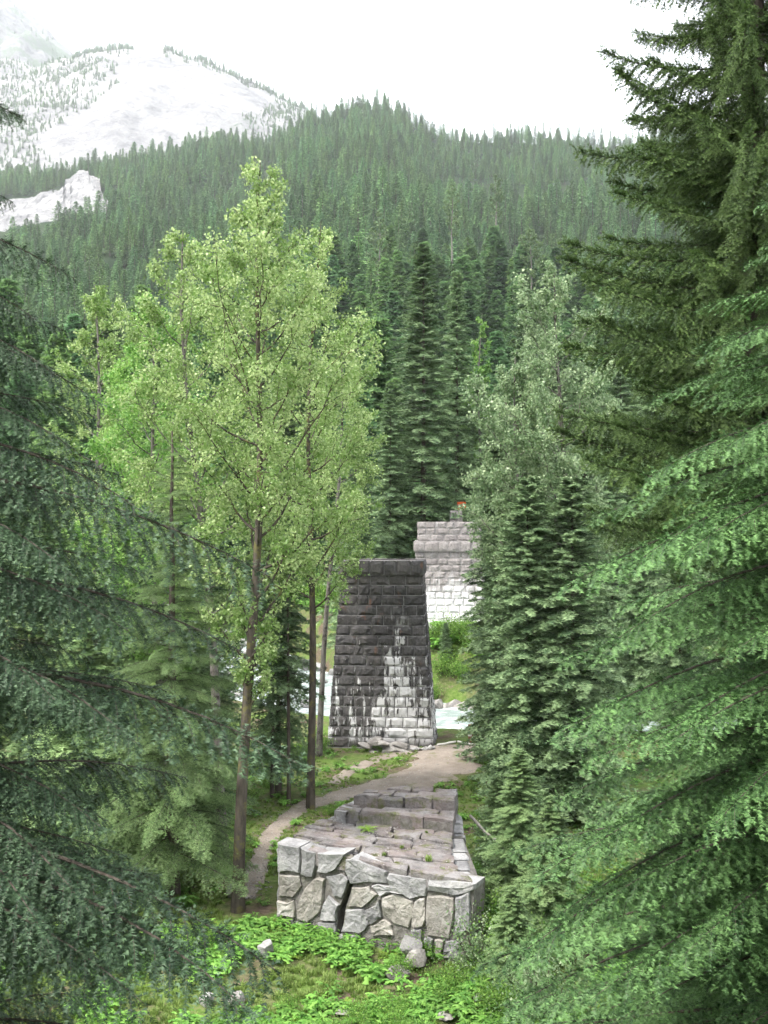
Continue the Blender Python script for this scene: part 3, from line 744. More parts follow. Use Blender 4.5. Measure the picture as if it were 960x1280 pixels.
HEM_KW = dict(n_tw=64, ang=58, tw_frac=.26, hang=.55, sub_sp=.030, sub_frac=.24, arch=.20, droop=.34, axis_sh=170, ash_len=.13)
LHEM = [near_branch(200 + i, 3.2, M_HEML, M_TWIG, sp=.0078, nl=.025, wd=.0068, **{**HEM_KW, 'hang': .75 + .15 * (i % 3), 'arch': .12 + .06 * i}) for i in range(3)]
LHEMS = [near_branch(210 + i, 3.2, M_HEML, M_TWIG, sp=.0078, nl=.025, wd=.0068, **{**HEM_KW, 'n_tw': 52, 'hang': .75 + .2 * (i % 2), 'arch': .16 + .06 * i, 'tw_frac': .22}) for i in range(3)]
RHEM = [near_branch(220 + i, 3.4, M_HEMR, M_TWIG, sp=.0085, nl=.031, wd=.0085, **{**HEM_KW, 'hang': .30 + .12 * (i % 3), 'arch': .12 + .08 * i, 'droop': .42, 'n_tw': 46, 'tw_frac': .27, 'sub_sp': .045, 'sub_frac': .42, 'ang': 52}) for i in range(3)]
RSPR = [near_branch(240 + i, 3.0, M_SPRU, M_TWIG, sp=.015, nl=.038, wd=.0125, three=True, n_tw=56, ang=56, tw_frac=.24, hang=.50 + .18 * i, sub_sp=.055, sub_frac=.34, arch=-.16 + .05 * i, droop=-.16, start=.06, axis_sh=260, ash_len=.24) for i in range(4)]
LSPR = [near_branch(260 + i, 2.6, M_FIRL, M_TWIG, sp=.026, nl=.052, wd=.0125, three=True, n_tw=46, ang=54, tw_frac=.30, hang=.55, sub_sp=.085, sub_frac=.34, arch=.05 + .06 * i, droop=.30, axis_sh=80, ash_len=.14) for i in range(3)]

def trunk_mesh(H, r0, r1, seed, mat, lean=(0, 0), wob=.02, sides=12, n=24, flare=1.0):
    rng = np.random.default_rng(seed); t = np.linspace(0, 1, n)
    x = lean[0] * H * t ** 1.4 + wob * H * .3 * np.cumsum(rng.normal(0, .12, n)) * t; y = lean[1] * H * t ** 1.4 + wob * H * .3 * np.cumsum(rng.normal(0, .12, n)) * t
    z_ = H * t; z_[0] = -.5
    r = r0 + (r1 - r0) * t ** .9; r[0] *= 1.25 * flare; r[1] *= 1.05
    pts = np.stack([x, y, z_], -1); v, q = tube(pts, r, sides)
    v = v + rng.normal(0, 1, v.shape) * np.repeat(r, sides)[:, None] * .03
    ac = Acc(); ac.add(v, q)
    me = ac.mesh('trunk', mat, True)
    return me, pts

def place_branch(root, me, zb, tip=None, az=0, pitch=0, scale=1, trunk=(0, 0), roll=0):
    if tip is not None:
        b = np.array([trunk[0], trunk[1], zb]); v = np.asarray(tip, float) - b; L = np.linalg.norm(v)
        e = math.hypot(me['ex'], me['ez']); scale = L / e; az = math.atan2(v[1], v[0]); pitch = math.asin(v[2] / L) - math.atan2(me['ez'], me['ex'])
    return obj('branch', me, root, (trunk[0], trunk[1], zb), (roll, -pitch, az), scale)

def near_conifer(name, label, x, y, H, r0, meshes, n, zlo, zhi, len_fn, pitch_fn, seed, bmat=None, cat='tree', z0=None, azr=None):
    rng = np.random.default_rng(seed)
    z0 = float(ground_z(x, y)) if z0 is None else z0
    root = thing(name, label, cat, (x, y, z0))
    me, pts = trunk_mesh(H, r0, r0 * .12, seed, bmat or M_BARK)
    obj('trunk', me, root)
    for i in range(n):
        f = (i + rng.uniform(.1, .9)) / n; h = zlo + (zhi - zlo) * f
        az = i * 2.39996 + rng.uniform(-.35, .35)
        if azr is not None: az = rng.uniform(*azr)
        tx, ty = np.interp(h, pts[:, 2], pts[:, 0]), np.interp(h, pts[:, 2], pts[:, 1])
        b = meshes[rng.integers(len(meshes))]
        place_branch(root, b, h, None, az, pitch_fn(h / H) + rng.uniform(-.1, .1), len_fn(h / H) * rng.uniform(.75, 1.15) / b['ex'], (tx, ty), rng.uniform(-.2, .2))
    return root, pts

# ------------------------------------------------------------------ near conifers
# left hemlock, trunk just outside the frame
xh, yh = -4.45, 7.8
root, _ = near_conifer('hemlock_tree', 'dark drooping hemlock filling the lower left corner', xh, yh, 12.2, .24, LHEM, 200, .4, 12.0,
                       lambda t: .4 + 2.8 * (1 - t) ** .62, lambda t: .0 + .25 * t, 301)
zr = root.location.z
for i, (px, py, d, lift) in enumerate([(30, 150, 7.6, .5), (85, 345, 7.1, .6), (122, 505, 7.3, .75), (70, 470, 6.7, .6), (330, 722, 6.9, .7), (170, 640, 6.6, .6), (302, 815, 7.2, .45),
                                       (150, 790, 6.6, .5), (372, 962, 6.8, .5), (170, 930, 6.4, .5), (332, 1222, 6.2, .6), (300, 1275, 5.9, .5), (110, 1140, 6.0, .4), (180, 1110, 7.4, .4), (120, 1040, 6.6, .4), (60, 1180, 5.8, .4), (160, 1260, 5.9, .3), (40, 400, 6.9, .6), (90, 720, 6.4, .5), (230, 1200, 6.6, .5), (60, 880, 6.2, .4), (90, 560, 6.8, .5)]):
    p = W(px, py, d); place_branch(root, LHEMS[i % 3], p.z - zr + lift, (p.x - xh, p.y - yh, p.z - zr))
# right hemlock
xr, yr = 5.35, 9.3
root, _ = near_conifer('hemlock_tree', 'fresh green hemlock with layered sprays filling the lower right side', xr, yr, 12.0, .25, RHEM, 255, .4, 11.8,
             lambda t: .3 + 4.3 * (1 - t) ** .6, lambda t: -.02 + .34 * t, 302)
zr = root.location.z
for i, (px, py, d, lift) in enumerate([(935, 330, 8.9, .4), (870, 450, 8.7, .5), (800, 600, 8.6, .5), (745, 650, 8.9, .5), (697, 735, 8.8, .6), (790, 700, 8.1, .5), (705, 830, 8.7, .5), (690, 915, 8.6, .5), (850, 690, 8.0, .4), (700, 1005, 8.5, .5), (665, 1090, 8.4, .5),
        (645, 1185, 8.2, .5), (640, 1268, 8.0, .4), (800, 930, 7.9, .4), (880, 1030, 7.6, .3), (760, 1130, 8.0, .4), (840, 1190, 7.7, .3), (900, 560, 8.3, .4), (920, 820, 7.6, .3), (730, 1240, 7.9, .3), (760, 800, 8.3, .5), (735, 960, 8.2, .4), (720, 1060, 8.2, .4), (690, 1140, 8.4, .4), (820, 500, 9.2, .4)]):
    p = W(px, py, d); place_branch(root, RHEM[i % len(RHEM)], p.z - zr + lift, (p.x - xr, p.y - yr, p.z - zr))
near_conifer('hemlock_tree', 'second green hemlock showing behind the nearest one on the right', 6.9, 14.2, 12.2, .24, RHEM, 200, .5, 12.0,
             lambda t: .3 + 4.9 * (1 - t) ** .55, lambda t: -.05 + .34 * t, 306)
# right tall spruce
near_conifer('spruce_tree', 'tall spruce with hanging branchlets rising out of the frame', 5.75, 15.2, 29.0, .36, RSPR, 290, 10.3, 28.5,
             lambda t: .5 + 3.1 * (1 - t) ** .52, lambda t: -.02 + .22 * t, 303)
# pale spruce left of the path
near_conifer('spruce_tree', 'pale green spruce with layered skirts beside the trunks on the left', -6.2, 28.8, 13.6, .22, LSPR, 210, .9, 13.4,
             lambda t: .25 + 2.9 * (1 - t) ** .8, lambda t: .0 + .25 * t, 304)

# ------------------------------------------------------------------ mid-distance conifers
def crown_mesh(seed, H, R, zlo, nb, mat, sp, nl, wd, tw=13, hang=.35, power=.8, name='crown', wood=True, arch=.05, droop=.3, sub=.085, bare=0):
    rng = np.random.default_rng(seed); ac = Acc(); S0, S1, SN = [], [], []
    lib = []
    for k in range(5):
        lib.append(branch_parts(rng, 1.0, n_tw=tw, ang=58, tw_frac=.36, hang=hang, sub_sp=sub, sub_frac=.35, arch=arch + rng.uniform(-.08, .08), droop=droop, sublen=.05, axis_sh=10, ash_len=.12))
    for i in range(nb):
        f = (i + rng.random()) / nb; h = zlo + (H - zlo) * f
        L = (R * ((1 - f) ** power) + .02 * H * .6) * rng.uniform(.72, 1.15); az = i * 2.39996 + rng.uniform(-.5, .5); pit = .05 + .45 * f ** 2 + rng.uniform(-.14, .14)
        A, twl, p0, p1, nw = lib[i % 5]
        ca, sa, cp, sp_ = math.cos(az), math.sin(az), math.cos(pit), math.sin(pit)
        Rm = np.array([[ca * cp, -sa, -ca * sp_], [sa * cp, ca, -sa * sp_], [sp_, 0, cp]]) * L
        o = np.array([0, 0, h])
        S0.append(p0 @ Rm.T + o); S1.append(p1 @ Rm.T + o); SN.append(np.clip(nw + rng.uniform(-.2, .2), 0, 1))
        if wood:
            v, q = tube(A[::3] @ Rm.T + o, np.linspace(.012 * L + .006, .004, len(A[::3])), 3); ac.add(v, q, 1)
    V, T, tt = needles(rng, np.concatenate(S0), np.concatenate(S1), np.concatenate(SN), sp, nl, wd, False, .75); ac.add(V, T, 0, tt)
    return ac.mesh(name, [mat, M_TWIG])

MIDC = {
 'narrow': (crown_mesh(401, 17.0, 2.1, .3, 360, M_FIRM, .075, .15, .062, power=.38, hang=.45), 17.0, .16),
 'slim': (crown_mesh(402, 15.0, 1.6, .8, 280, M_FIRM, .075, .15, .062, power=.42, hang=.5), 15.0, .13),
 'big': (crown_mesh(403, 29.0, 4.2, 1.5, 300, M_FIRM, .125, .26, .085, power=.85, hang=.4), 29.0, .32),
 'big2': (crown_mesh(404, 27.0, 3.4, 2.5, 280, M_FIRM, .125, .26, .085, power=.8, hang=.5), 27.0, .30),
 'pale': (crown_mesh(406, 14.0, 2.6, .8, 260, M_FIRL, .075, .15, .055, power=.7, hang=.4), 14.0, .14),
 'dark': (crown_mesh(405, 16.0, 2.4, 1.2, 220, M_FIRM, .085, .17, .07, power=.65, hang=.6), 16.0, .15)}
TRK = {k: trunk_mesh(v[1] * .99, v[2], .02, 410 + i, M_BARK, n=10, sides=8)[0] for i, (k, v) in enumerate(MIDC.items())}
def mid_conifer(kind, name, label, x, y, H, wid=1.0, rz=0, group=None, z0=None, seedmat=None):
    me, h0, _ = MIDC[kind]; z_ = float(ground_z(x, y)) if z0 is None else z0
    root = thing(name, label, 'tree', (x, y, z_), (0, 0, rz), group); s = H / h0
    obj('trunk', TRK[kind], root, None, None, (s, s, s)); obj('crown', me, root, None, None, (s * wid, s * wid, s))
    return root
def at_px(px, d): return (px - CX) / F * d
def top_h(py, d, x): return CAMZ - (py - HY) / F * d - float(ground_z(x, d))
for kind, nm, lb, px, d, top, wd in [
    ('narrow', 'fir_tree', 'narrow dense fir beside the ruined pier', 660, 37.0, 600, 1.1),
    ('slim', 'fir_tree', 'slim fir overlapping the edge of the pale pier', 620, 45.0, 525, .98),
    ('narrow', 'fir_tree', 'dense fir half hidden behind the green hemlock', 716, 36.5, 600, 1.3),
    ('slim', 'fir_tree', 'fir behind the narrow one, between it and the leafy trees', 690, 50.0, 620, 1.2),
    ('narrow', 'fir_tree', 'fir filling the gap behind the narrow dense one', 640, 41.0, 640, 1.25),
    ('big', 'spruce_tree', 'tallest spruce behind the tall pier, left of its neighbour', 529, 82.0, 308, 1.15),
    ('big2', 'spruce_tree', 'slender tall spruce just behind the pale pier', 571, 88.0, 340, .85),
    ('big', 'spruce_tree', 'bushy spruce above the tall pier, lower than the tall pair', 487, 80.0, 480, 1.0),
    ('dark', 'spruce_tree', 'low dark spruce left of the tall pier top', 447, 76.0, 560, 1.2),
    ('dark', 'spruce_tree', 'shadowy spruce with dead lower limbs by the orange sign', 590, 92.0, 470, 1.1),
    ('big2', 'spruce_tree', 'spruce spire between the leafy trees on the right', 657, 95.0, 345, .8),
    ('dark', 'fir_tree', 'dark thin fir standing between the birch-like trunks', 348, 40.0, 590, .8),
    ('narrow', 'fir_tree', 'fir deep among the trunks behind the pale spruce', 262, 37.0, 640, 1.1),
    ('pale', 'fir_tree', 'fir behind the hemlock boughs above the pale spruce', 165, 38.0, 620, 1.3),
    ('pale', 'fir_tree', 'leftmost fir behind the dark hemlock', 40, 33.0, 590, 1.4),
    ('pale', 'fir_tree', 'fir behind the hemlock at mid height', 110, 30.0, 720, 1.4)]:
    x = at_px(px, d); mid_conifer(kind, nm, lb, x, d, top_h(top, d, x), wd, RNG.uniform(0, 6))
for i, (px, d, top, kd) in enumerate([(625, 78, 480, 'dark'), (650, 84, 430, 'big'), (690, 76, 450, 'big2'), (730, 82, 400, 'big'), (775, 74, 420, 'big2'), (820, 80, 390, 'big'), (870, 72, 430, 'big2'), (930, 78, 400, 'big'), (1000, 74, 400, 'big'), (710, 92, 420, 'big'), (800, 94, 380, 'big2'), (800, 52, 640, 'dark'), (850, 49, 620, 'dark'), (765, 55, 650, 'dark'), (760, 64, 560, 'dark'), (850, 63, 540, 'dark'), (690, 66, 590, 'dark')]):
    x = at_px(px, d); mid_conifer(kd, 'bank_conifer', 'conifer on the far bank behind the right hand trees' if d > 60 else 'conifer on the near bank hidden behind the green hemlock sprays', x, d, top_h(top, d, x), 1.1, RNG.uniform(0, 6), 'conifers on the far bank to the right' if d > 60 else 'conifers on the near bank behind the green hemlock')
for px, d, H_, wd, lb in [(650, 27.5, 4.6, 1.5, 'bushy pale fir sapling right of the ruin end'), (690, 25.0, 4.0, 1.6, 'bushy pale fir sapling under the green hemlock sprays'), (622, 31.0, 3.0, 1.6, 'small pale fir sapling behind the ruin corner'), (640, 23.0, 2.4, 1.8, 'lowest pale fir sapling at the clearing edge')]:
    x = at_px(px, d); mid_conifer('pale', 'fir_sapling', lb, x, d, H_, wd, RNG.uniform(0, 6))
# two bare thin stems by the path
for px, py, d, lb in [(340, 1000, 39.5, 'left one of two thin bare stems beside the path'), (361, 1008, 38.6, 'right one of two thin bare stems beside the path')]:
    x = at_px(px, d); me, _ = trunk_mesh(9, .085, .03, int(px), M_BARK, (RNG.uniform(-.02, .02), 0), n=12, sides=7)
    r_ = thing('young_tree', lb, 'tree', (x, d, float(ground_z(x, d)))); obj('trunk', me, r_)
    obj('crown', crown_mesh(int(px) + 5, 10.5, 1.3, 4.5, 50, M_FIRM, .08, .14, .055, power=.7, hang=.5), r_)

# ------------------------------------------------------------------ broad-leaved trees
def leaf_quads(rng, P, size, flat=0.0):
    N = len(P); a = norm(rng.normal(size=(N, 3)) + np.array([0, 0, -.5])); b = norm(np.cross(a, rng.normal(size=(N, 3)) + np.array([0, 0, flat])))
    s = size * rng.uniform(.65, 1.3, (N, 1))
    c = np.cross(a, b) * s * .10
    V = np.stack([P, P + a * s * .5 + b * s * .42 + c, P + a * s, P + a * s * .5 - b * s * .42 + c], 1).reshape(-1, 3)
    return V, np.arange(4 * N).reshape(-1, 4)
def broadleaf(name, label, x, y, H, env, h0, n_limb, r0, leaf, n_leaf, lmat, bmat, seed, lean=(0, 0), z0=None, group=None, up=.9, nsub=7, dead=0):
    rng = np.random.default_rng(seed)
    z_ = float(ground_z(x, y)) if z0 is None else z0
    root = thing(name, label, 'tree', (x, y, z_), (0, 0, 0), group)
    n = 26; t = np.linspace(0, 1, n)
    px_ = lean[0] * H * t + .012 * H * np.sin(t * 7 + seed) * t; py_ = lean[1] * H * t + .012 * H * np.cos(t * 6 + seed * 2) * t
    pts = np.stack([px_, py_, H * t * .985], -1); pts[0, 2] = -.4
    r = r0 * (1 - t) ** .8 + .012; r[0] *= 1.35; r[1] *= 1.08
    tr = Acc(); v, q = tube(pts, r, 10); tr.add(v + rng.normal(0, .03, v.shape) * np.repeat(r, 10)[:, None], q)
    LP = []; LW = []
    for i in range(n_limb):
        f = (i + rng.random()) / n_limb; h = h0 + (1 - h0) * f * .97
        R = env(h) * 1.15 * rng.uniform(.7, 1.25)
        az = i * 2.39996 + rng.uniform(-.4, .4)
        b = np.array([np.interp(h, t, pts[:, k]) for k in range(3)])
        rise = R * up * rng.uniform(.6, 1.4)
        u = np.linspace(0, 1, 7)[:, None]
        dirh = np.array([math.cos(az), math.sin(az), 0])
        limb = b + dirh * R * u ** .9 + UPV * rise * u ** 1.25 + rng.normal(0, .035 * R, (7, 3)) * u
        limb[:, 2] = np.minimum(limb[:, 2], H * 1.0 - .02 * R)
        rr = np.interp(h, t, r) * .42
        v, q = tube(limb, np.linspace(rr, .006, 7), 5); tr.add(v, q)
        for s_ in range(nsub):
            uu = .25 + .75 * (s_ + rng.random()) / nsub; p = np.array([np.interp(uu, u[:, 0], limb[:, k]) for k in range(3)])
            d = norm(dirh * .5 + UPV * rng.uniform(-.1, .9) + rng.normal(0, .55, 3)); l = R * .42 * rng.uniform(.5, 1.2) * (1.15 - .5 * uu) + .15
            e = p + d * l; m = (p + e) / 2 + rng.normal(0, .06 * l, 3)
            v, q = tube(np.array([p, m, e]), [rr * .35 + .003, rr * .2 + .003, .003], 3); tr.add(v, q)
            LP.append(np.stack([p, m, e])); LW.append(l)
        LP.append(limb[[3, 5, 6]]); LW.append(R * .4)
    LW = np.array(LW); LPa = np.array(LP)
    cnt = rng.multinomial(n_leaf, LW / LW.sum())
    idx = np.repeat(np.arange(len(LW)), cnt); N = len(idx); u = rng.beta(2.2, 1.3, N)[:, None]
    A, B, Cc = LPa[idx, 0], LPa[idx, 1], LPa[idx, 2]
    P = np.where(u < .5, A + (B - A) * u * 2, B + (Cc - B) * (u * 2 - 1)) + rng.normal(0, 1, (N, 3)) * (.05 + .10 * LW[idx])[:, None].clip(.05, .22)
    V, Q = leaf_quads(rng, P, leaf)
    clump = rng.uniform(.15, .75, len(LW))
    tint = np.repeat(np.clip(clump[idx] + rng.normal(0, .28, N), 0, 1), 4)
    obj('trunk', tr.mesh('trunk', bmat, True), root)
    ac = Acc(); ac.add(V, Q, 0, tint); obj('crown', ac.mesh('crown', lmat), root)
    return root
def env_tab(*ab):
    hs, rs = zip(*ab); return lambda h: float(np.interp(h, hs, rs))
def tree_px(name, label, pxb, d, top, pxt, *a, **k):
    x = at_px(pxb, d); H = top_h(top, d, x); lean = ((at_px(pxt, d) - x) / H, 0)
    return broadleaf(name, label, x, d, H, *a, lean=lean, **k)
tree_px('cottonwood_tree', 'tallest light green cottonwood with dark forked trunk on the left', 297, 27.8, 192, 336, env_tab((.3, .6), (.42, 1.5), (.5, 2.1), (.65, 2.2), (.78, 1.7), (.9, .8), (1, .1)), .27, 52, .165, .095, 33000, M_COT, M_BARKC, 501, up=1.1)
tree_px('cottonwood_tree', 'grey trunked cottonwood just behind the forked one', 280, 32.0, 275, 228, env_tab((.3, .5), (.45, 1.5), (.6, 1.8), (.8, 1.3), (.92, .6), (1, .1)), .30, 44, .16, .10, 22000, M_COT, M_BARKG, 502, up=1.1)
tree_px('cottonwood_tree', 'cottonwood with slim spotted trunk left of the tall pier', 388, 38.0, 262, 393, env_tab((.25, .6), (.4, 1.7), (.55, 2.2), (.7, 1.9), (.85, 1.1), (1, .1)), .33, 44, .15, .105, 22000, M_COT, M_BARKC, 503, up=1.0)
tree_px('cottonwood_tree', 'bright green leafy tree left of the grey trunked cottonwood', 205, 36.0, 360, 183, env_tab((.25, .7), (.4, 2.0), (.6, 2.2), (.8, 1.4), (1, .1)), .25, 42, .14, .11, 25000, M_COT2, M_BARKG, 504, up=.8)
tree_px('cottonwood_tree', 'pale leafy tree farthest left, above the hemlock boughs', 125, 43.0, 345, 118, env_tab((.25, .7), (.45, 1.9), (.7, 1.7), (.9, .7), (1, .1)), .28, 40, .16, .12, 22000, M_COT, M_BARKG, 505, up=1.0)
tree_px('cottonwood_tree', 'leafy tree reaching its boughs towards the tall pier', 398, 47.0, 400, 432, env_tab((.25, .6), (.4, 1.3), (.6, 1.8), (.8, 1.1), (1, .1)), .42, 36, .14, .12, 20000, M_COT, M_BARKG, 506, up=.9)
tree_px('cottonwood_tree', 'greyish leafy tree rising tallest on the right, behind the spruce', 708, 39.0, 322, 700, env_tab((.2, .6), (.4, 1.9), (.6, 2.2), (.8, 1.6), (.93, .7), (1, .1)), .2, 50, .17, .11, 36000, M_COTR, M_BARKG, 507, up=1.0)
tree_px('cottonwood_tree', 'greyish leafy tree with a dark slanting limb, right of the pale pier', 664, 40.0, 438, 645, env_tab((.2, .7), (.4, 1.7), (.65, 1.8), (.85, 1.1), (1, .1)), .15, 46, .15, .11, 32000, M_COTR, M_BARKG, 508, up=1.0)
tree_px('poplar_tree', 'small yellow green tree glowing between the far spruces', 603, 90.0, 385, 600, env_tab((.2, .8), (.4, 1.8), (.7, 1.5), (.9, .6), (1, .1)), .3, 26, .16, .22, 5000, M_COT2, M_BARKG, 509, up=1.3)
tree_px('cottonwood_tree', 'leafy tree behind the bright one at the valley edge', 160, 60.0, 430, 165, env_tab((.25, .8), (.45, 2.4), (.7, 2.0), (1, .1)), .25, 30, .16, .16, 9000, M_COT2, M_BARKG, 510, up=.9)

# ------------------------------------------------------------------ shrubs and plants
def shrub_mesh(seed, h, r, leaf, n, mat, stems=14):
    rng = np.random.default_rng(seed); ac = Acc(); Ps = []
    for i in range(stems):
        az = rng.uniform(0, 6.28); rr = r * math.sqrt(rng.random()); hh = h * rng.uniform(.55, 1.1) * (1 - .35 * rr / r)
        u = np.linspace(0, 1, 5)[:, None]; st = np.array([math.cos(az) * rr, math.sin(az) * rr, hh]) * np.concatenate([u ** 1.3, u ** 1.3, u], 1) + rng.normal(0, .03 * h, (5, 3)) * u
        v, q = tube(st, np.linspace(.012 * h + .004, .003, 5), 3); ac.add(v, q, 1)
        k = n // stems; uu = rng.uniform(.25, 1.05, k); P = np.stack([np.interp(uu, u[:, 0], st[:, j]) for j in range(3)], -1)
        Ps.append((P + rng.normal(0, 1, (k, 3)) * (.06 + .10 * h) * np.array([1, 1, .7]), np.clip(rng.uniform(.1, .8) + rng.normal(0, .22, k), 0, 1)))
    P = np.concatenate([p for p, _ in Ps]); P[:, 2] = np.maximum(P[:, 2], .03)
    V, Q = leaf_quads(rng, P, leaf, .5); ac.add(V, Q, 0, np.repeat(np.concatenate([t for _, t in Ps]), 4))
    return ac.mesh('shrub', [mat, M_TWIG])
def lobed_leaf(rng, c, az, size, tilt):
    k = 11; a = np.linspace(-2.75, 2.75, k); rad = size * (.62 + .38 * np.cos(a * 2.29)) * np.where(np.arange(k) % 2, .78, 1.0)
    P = np.stack([rad * np.cos(a) + size * .2, rad * np.sin(a), -.25 * rad * np.abs(np.sin(a)) * .6], -1); P = np.concatenate([[[0, 0, .02]], P])
    ct, st = math.cos(tilt), math.sin(tilt); R1 = np.array([[ct, 0, -st], [0, 1, 0], [st, 0, ct]]); ca, sa = math.cos(az), math.sin(az); R2 = np.array([[ca, -sa, 0], [sa, ca, 0], [0, 0, 1]])
    i = np.arange(1, k); return P @ R1.T @ R2.T + c, np.stack([np.zeros(k - 1, int), i, i + 1], -1)
def herb_mesh(seed, n, h, size, mat=None):
    rng = np.random.default_rng(seed); ac = Acc()
    for i in range(n):
        az = i * 2.4 + rng.uniform(-.4, .4); rr = h * rng.uniform(.15, .75); hh = h * rng.uniform(.45, 1.0)
        c = np.array([math.cos(az) * rr, math.sin(az) * rr, hh])
        v, q = tube(np.array([[0, 0, -.03], c * [.45, .45, .7], c]), [.006, .005, .003], 3); ac.add(v, q, 0, .4)
        V, T = lobed_leaf(rng, c, az, size * rng.uniform(.6, 1.2), rng.uniform(-.5, .15)); ac.add(V, T, 0, rng.uniform(.1, .9))
    return ac.mesh('herb', mat or M_HERB)
def fern_mesh(seed, n, L, mat=None):
    rng = np.random.default_rng(seed); ac = Acc()
    for i in range(n):
        az = i * 2.4 + rng.uniform(-.3, .3); l = L * rng.uniform(.7, 1.15); u = np.linspace(0, 1, 13); el = rng.uniform(.7, 1.15)
        r = l * (u * math.cos(el) + .25 * u ** 2); z_ = l * (u * math.sin(el) - .55 * u ** 2)
        d = np.array([math.cos(az), math.sin(az), 0]); s = np.array([-d[1], d[0], 0])
        P = r[:, None] * d + z_[:, None] * UPV
        for k in range(1, 12):
            w_ = l * .24 * math.sin(math.pi * min(1, (u[k] * .9 + .12))) ** .8; ax = P[k + 1] - P[k - 1]; bb = ax * .42
            for sg in (-1, 1): ac.add(np.array([P[k] - bb * .5, P[k] + bb * .5, P[k] + s * sg * w_ + ax * .55 - UPV * .2 * w_]), np.array([[0, 1, 2]]), 0, np.clip(.3 + .5 * u[k] + rng.normal(0, .15), 0, 1))
    return ac.mesh('fern', mat or M_FERN)
def grass_mesh(seed, n, h):
    rng = np.random.default_rng(seed); ra = .55 * h * np.sqrt(rng.random(n)); th = rng.uniform(0, 6.28, n); c = np.stack([ra * np.cos(th), ra * np.sin(th)], -1); az = rng.uniform(0, 6.28, n); hh = h * rng.uniform(.4, 1.1, n); ln = rng.uniform(.15, .7, n) * hh
    d = np.stack([np.cos(az), np.sin(az)], -1); s = np.stack([-d[:, 1], d[:, 0]], -1) * .014
    b0 = np.concatenate([c - s, np.zeros((n, 1))], 1); b1 = np.concatenate([c + s, np.zeros((n, 1))], 1)
    m0 = np.concatenate([c + d * ln[:, None] * .35 - s * .8, hh[:, None] * .6], 1); m1 = np.concatenate([c + d * ln[:, None] * .35 + s * .8, hh[:, None] * .6], 1); tp = np.concatenate([c + d * ln[:, None], hh[:, None]], 1)
    V = np.stack([b0, b1, m0, m1, tp], 1).reshape(-1, 3); i = np.arange(n)[:, None] * 5
    ac = Acc(); ac.add(V, i + np.array([[0, 1, 3, 2]]), 0, np.repeat(rng.uniform(0, 1, n), 5)); ac.F[(3, 0)] = [i + np.array([[2, 3, 4]])]
    return ac.mesh('grass_tuft', M_GRASS)
SHR = [shrub_mesh(600 + i, 1.6, .9, .085, 1500, M_SHRUB) for i in range(3)]
SHRN = [shrub_mesh(610 + i, 1.5, .9, .06, 2400, m) for i, m in enumerate((M_SHRUB, M_COTR))]
HERB = [herb_mesh(620 + i, 16 + 5 * i, .38, .11 + .02 * i) for i in range(3)]
BIGH = herb_mesh(630, 14, .42, .19)
FERN = [fern_mesh(640 + i, 11, .5) for i in range(2)]; FERND = fern_mesh(645, 13, .8, M_HERB)
GRA = [grass_mesh(650 + i, 60, .22) for i in range(2)]
def plant(name, me, x, y, s, label, cat='plant', group=None, zz=None):
    return tag(obj(name, me, None, (x, y, float(ground_z(x, y)) if zz is None else zz), (0, 0, RNG.uniform(0, 6.3)), s), label, cat, group)
def plant_px(name, me, px, py, d, s, label, cat='plant', group=None):
    p = W(px, py, d); return plant(name, me, p.x, p.y, s, label, cat, group)
# on the ruin
p = W(459, 1040, 28.4); plant('fern', FERN[0], p.x, p.y, .85, 'yellow green fern growing on top of the ruined pier', zz=CAPZ + .02)
for i, (px, d, s_, lb) in enumerate([(502, 26.9, .5, 'small tuft in the middle of the ruin top'), (536, 25.9, .8, 'largest grass tuft near the right end of the ruin top'), (480, 26.3, .5, 'low tuft near the front edge of the ruin top'), (553, 25.1, .5, 'tuft by the front right corner of the ruin top'), (533, 28.2, .4, 'farthest small tuft on the lower ruin top')]):
    plant('grass_tuft', GRA[i % 2], at_px(px, d), d, s_, lb, zz=CAPZ + .03)
plant_px('broad_leaved_plant', BIGH, 462, 1208, 23.4, 1.0, 'broad leaved plant with large lobed leaves before the ruin')
plant_px('broad_leaved_plant', BIGH, 350, 1190, 25.2, .9, 'broad leaved plant beside the small upright stone')
plant_px('broad_leaved_plant', BIGH, 590, 1225, 22.6, .9, 'broad leaved plant at the right end of the clearing')
plant_px('leafy_shrub', SHR[0], 500, 1180, 23.7, .42, 'low leafy shrub against the middle of the ruined wall', 'shrub')
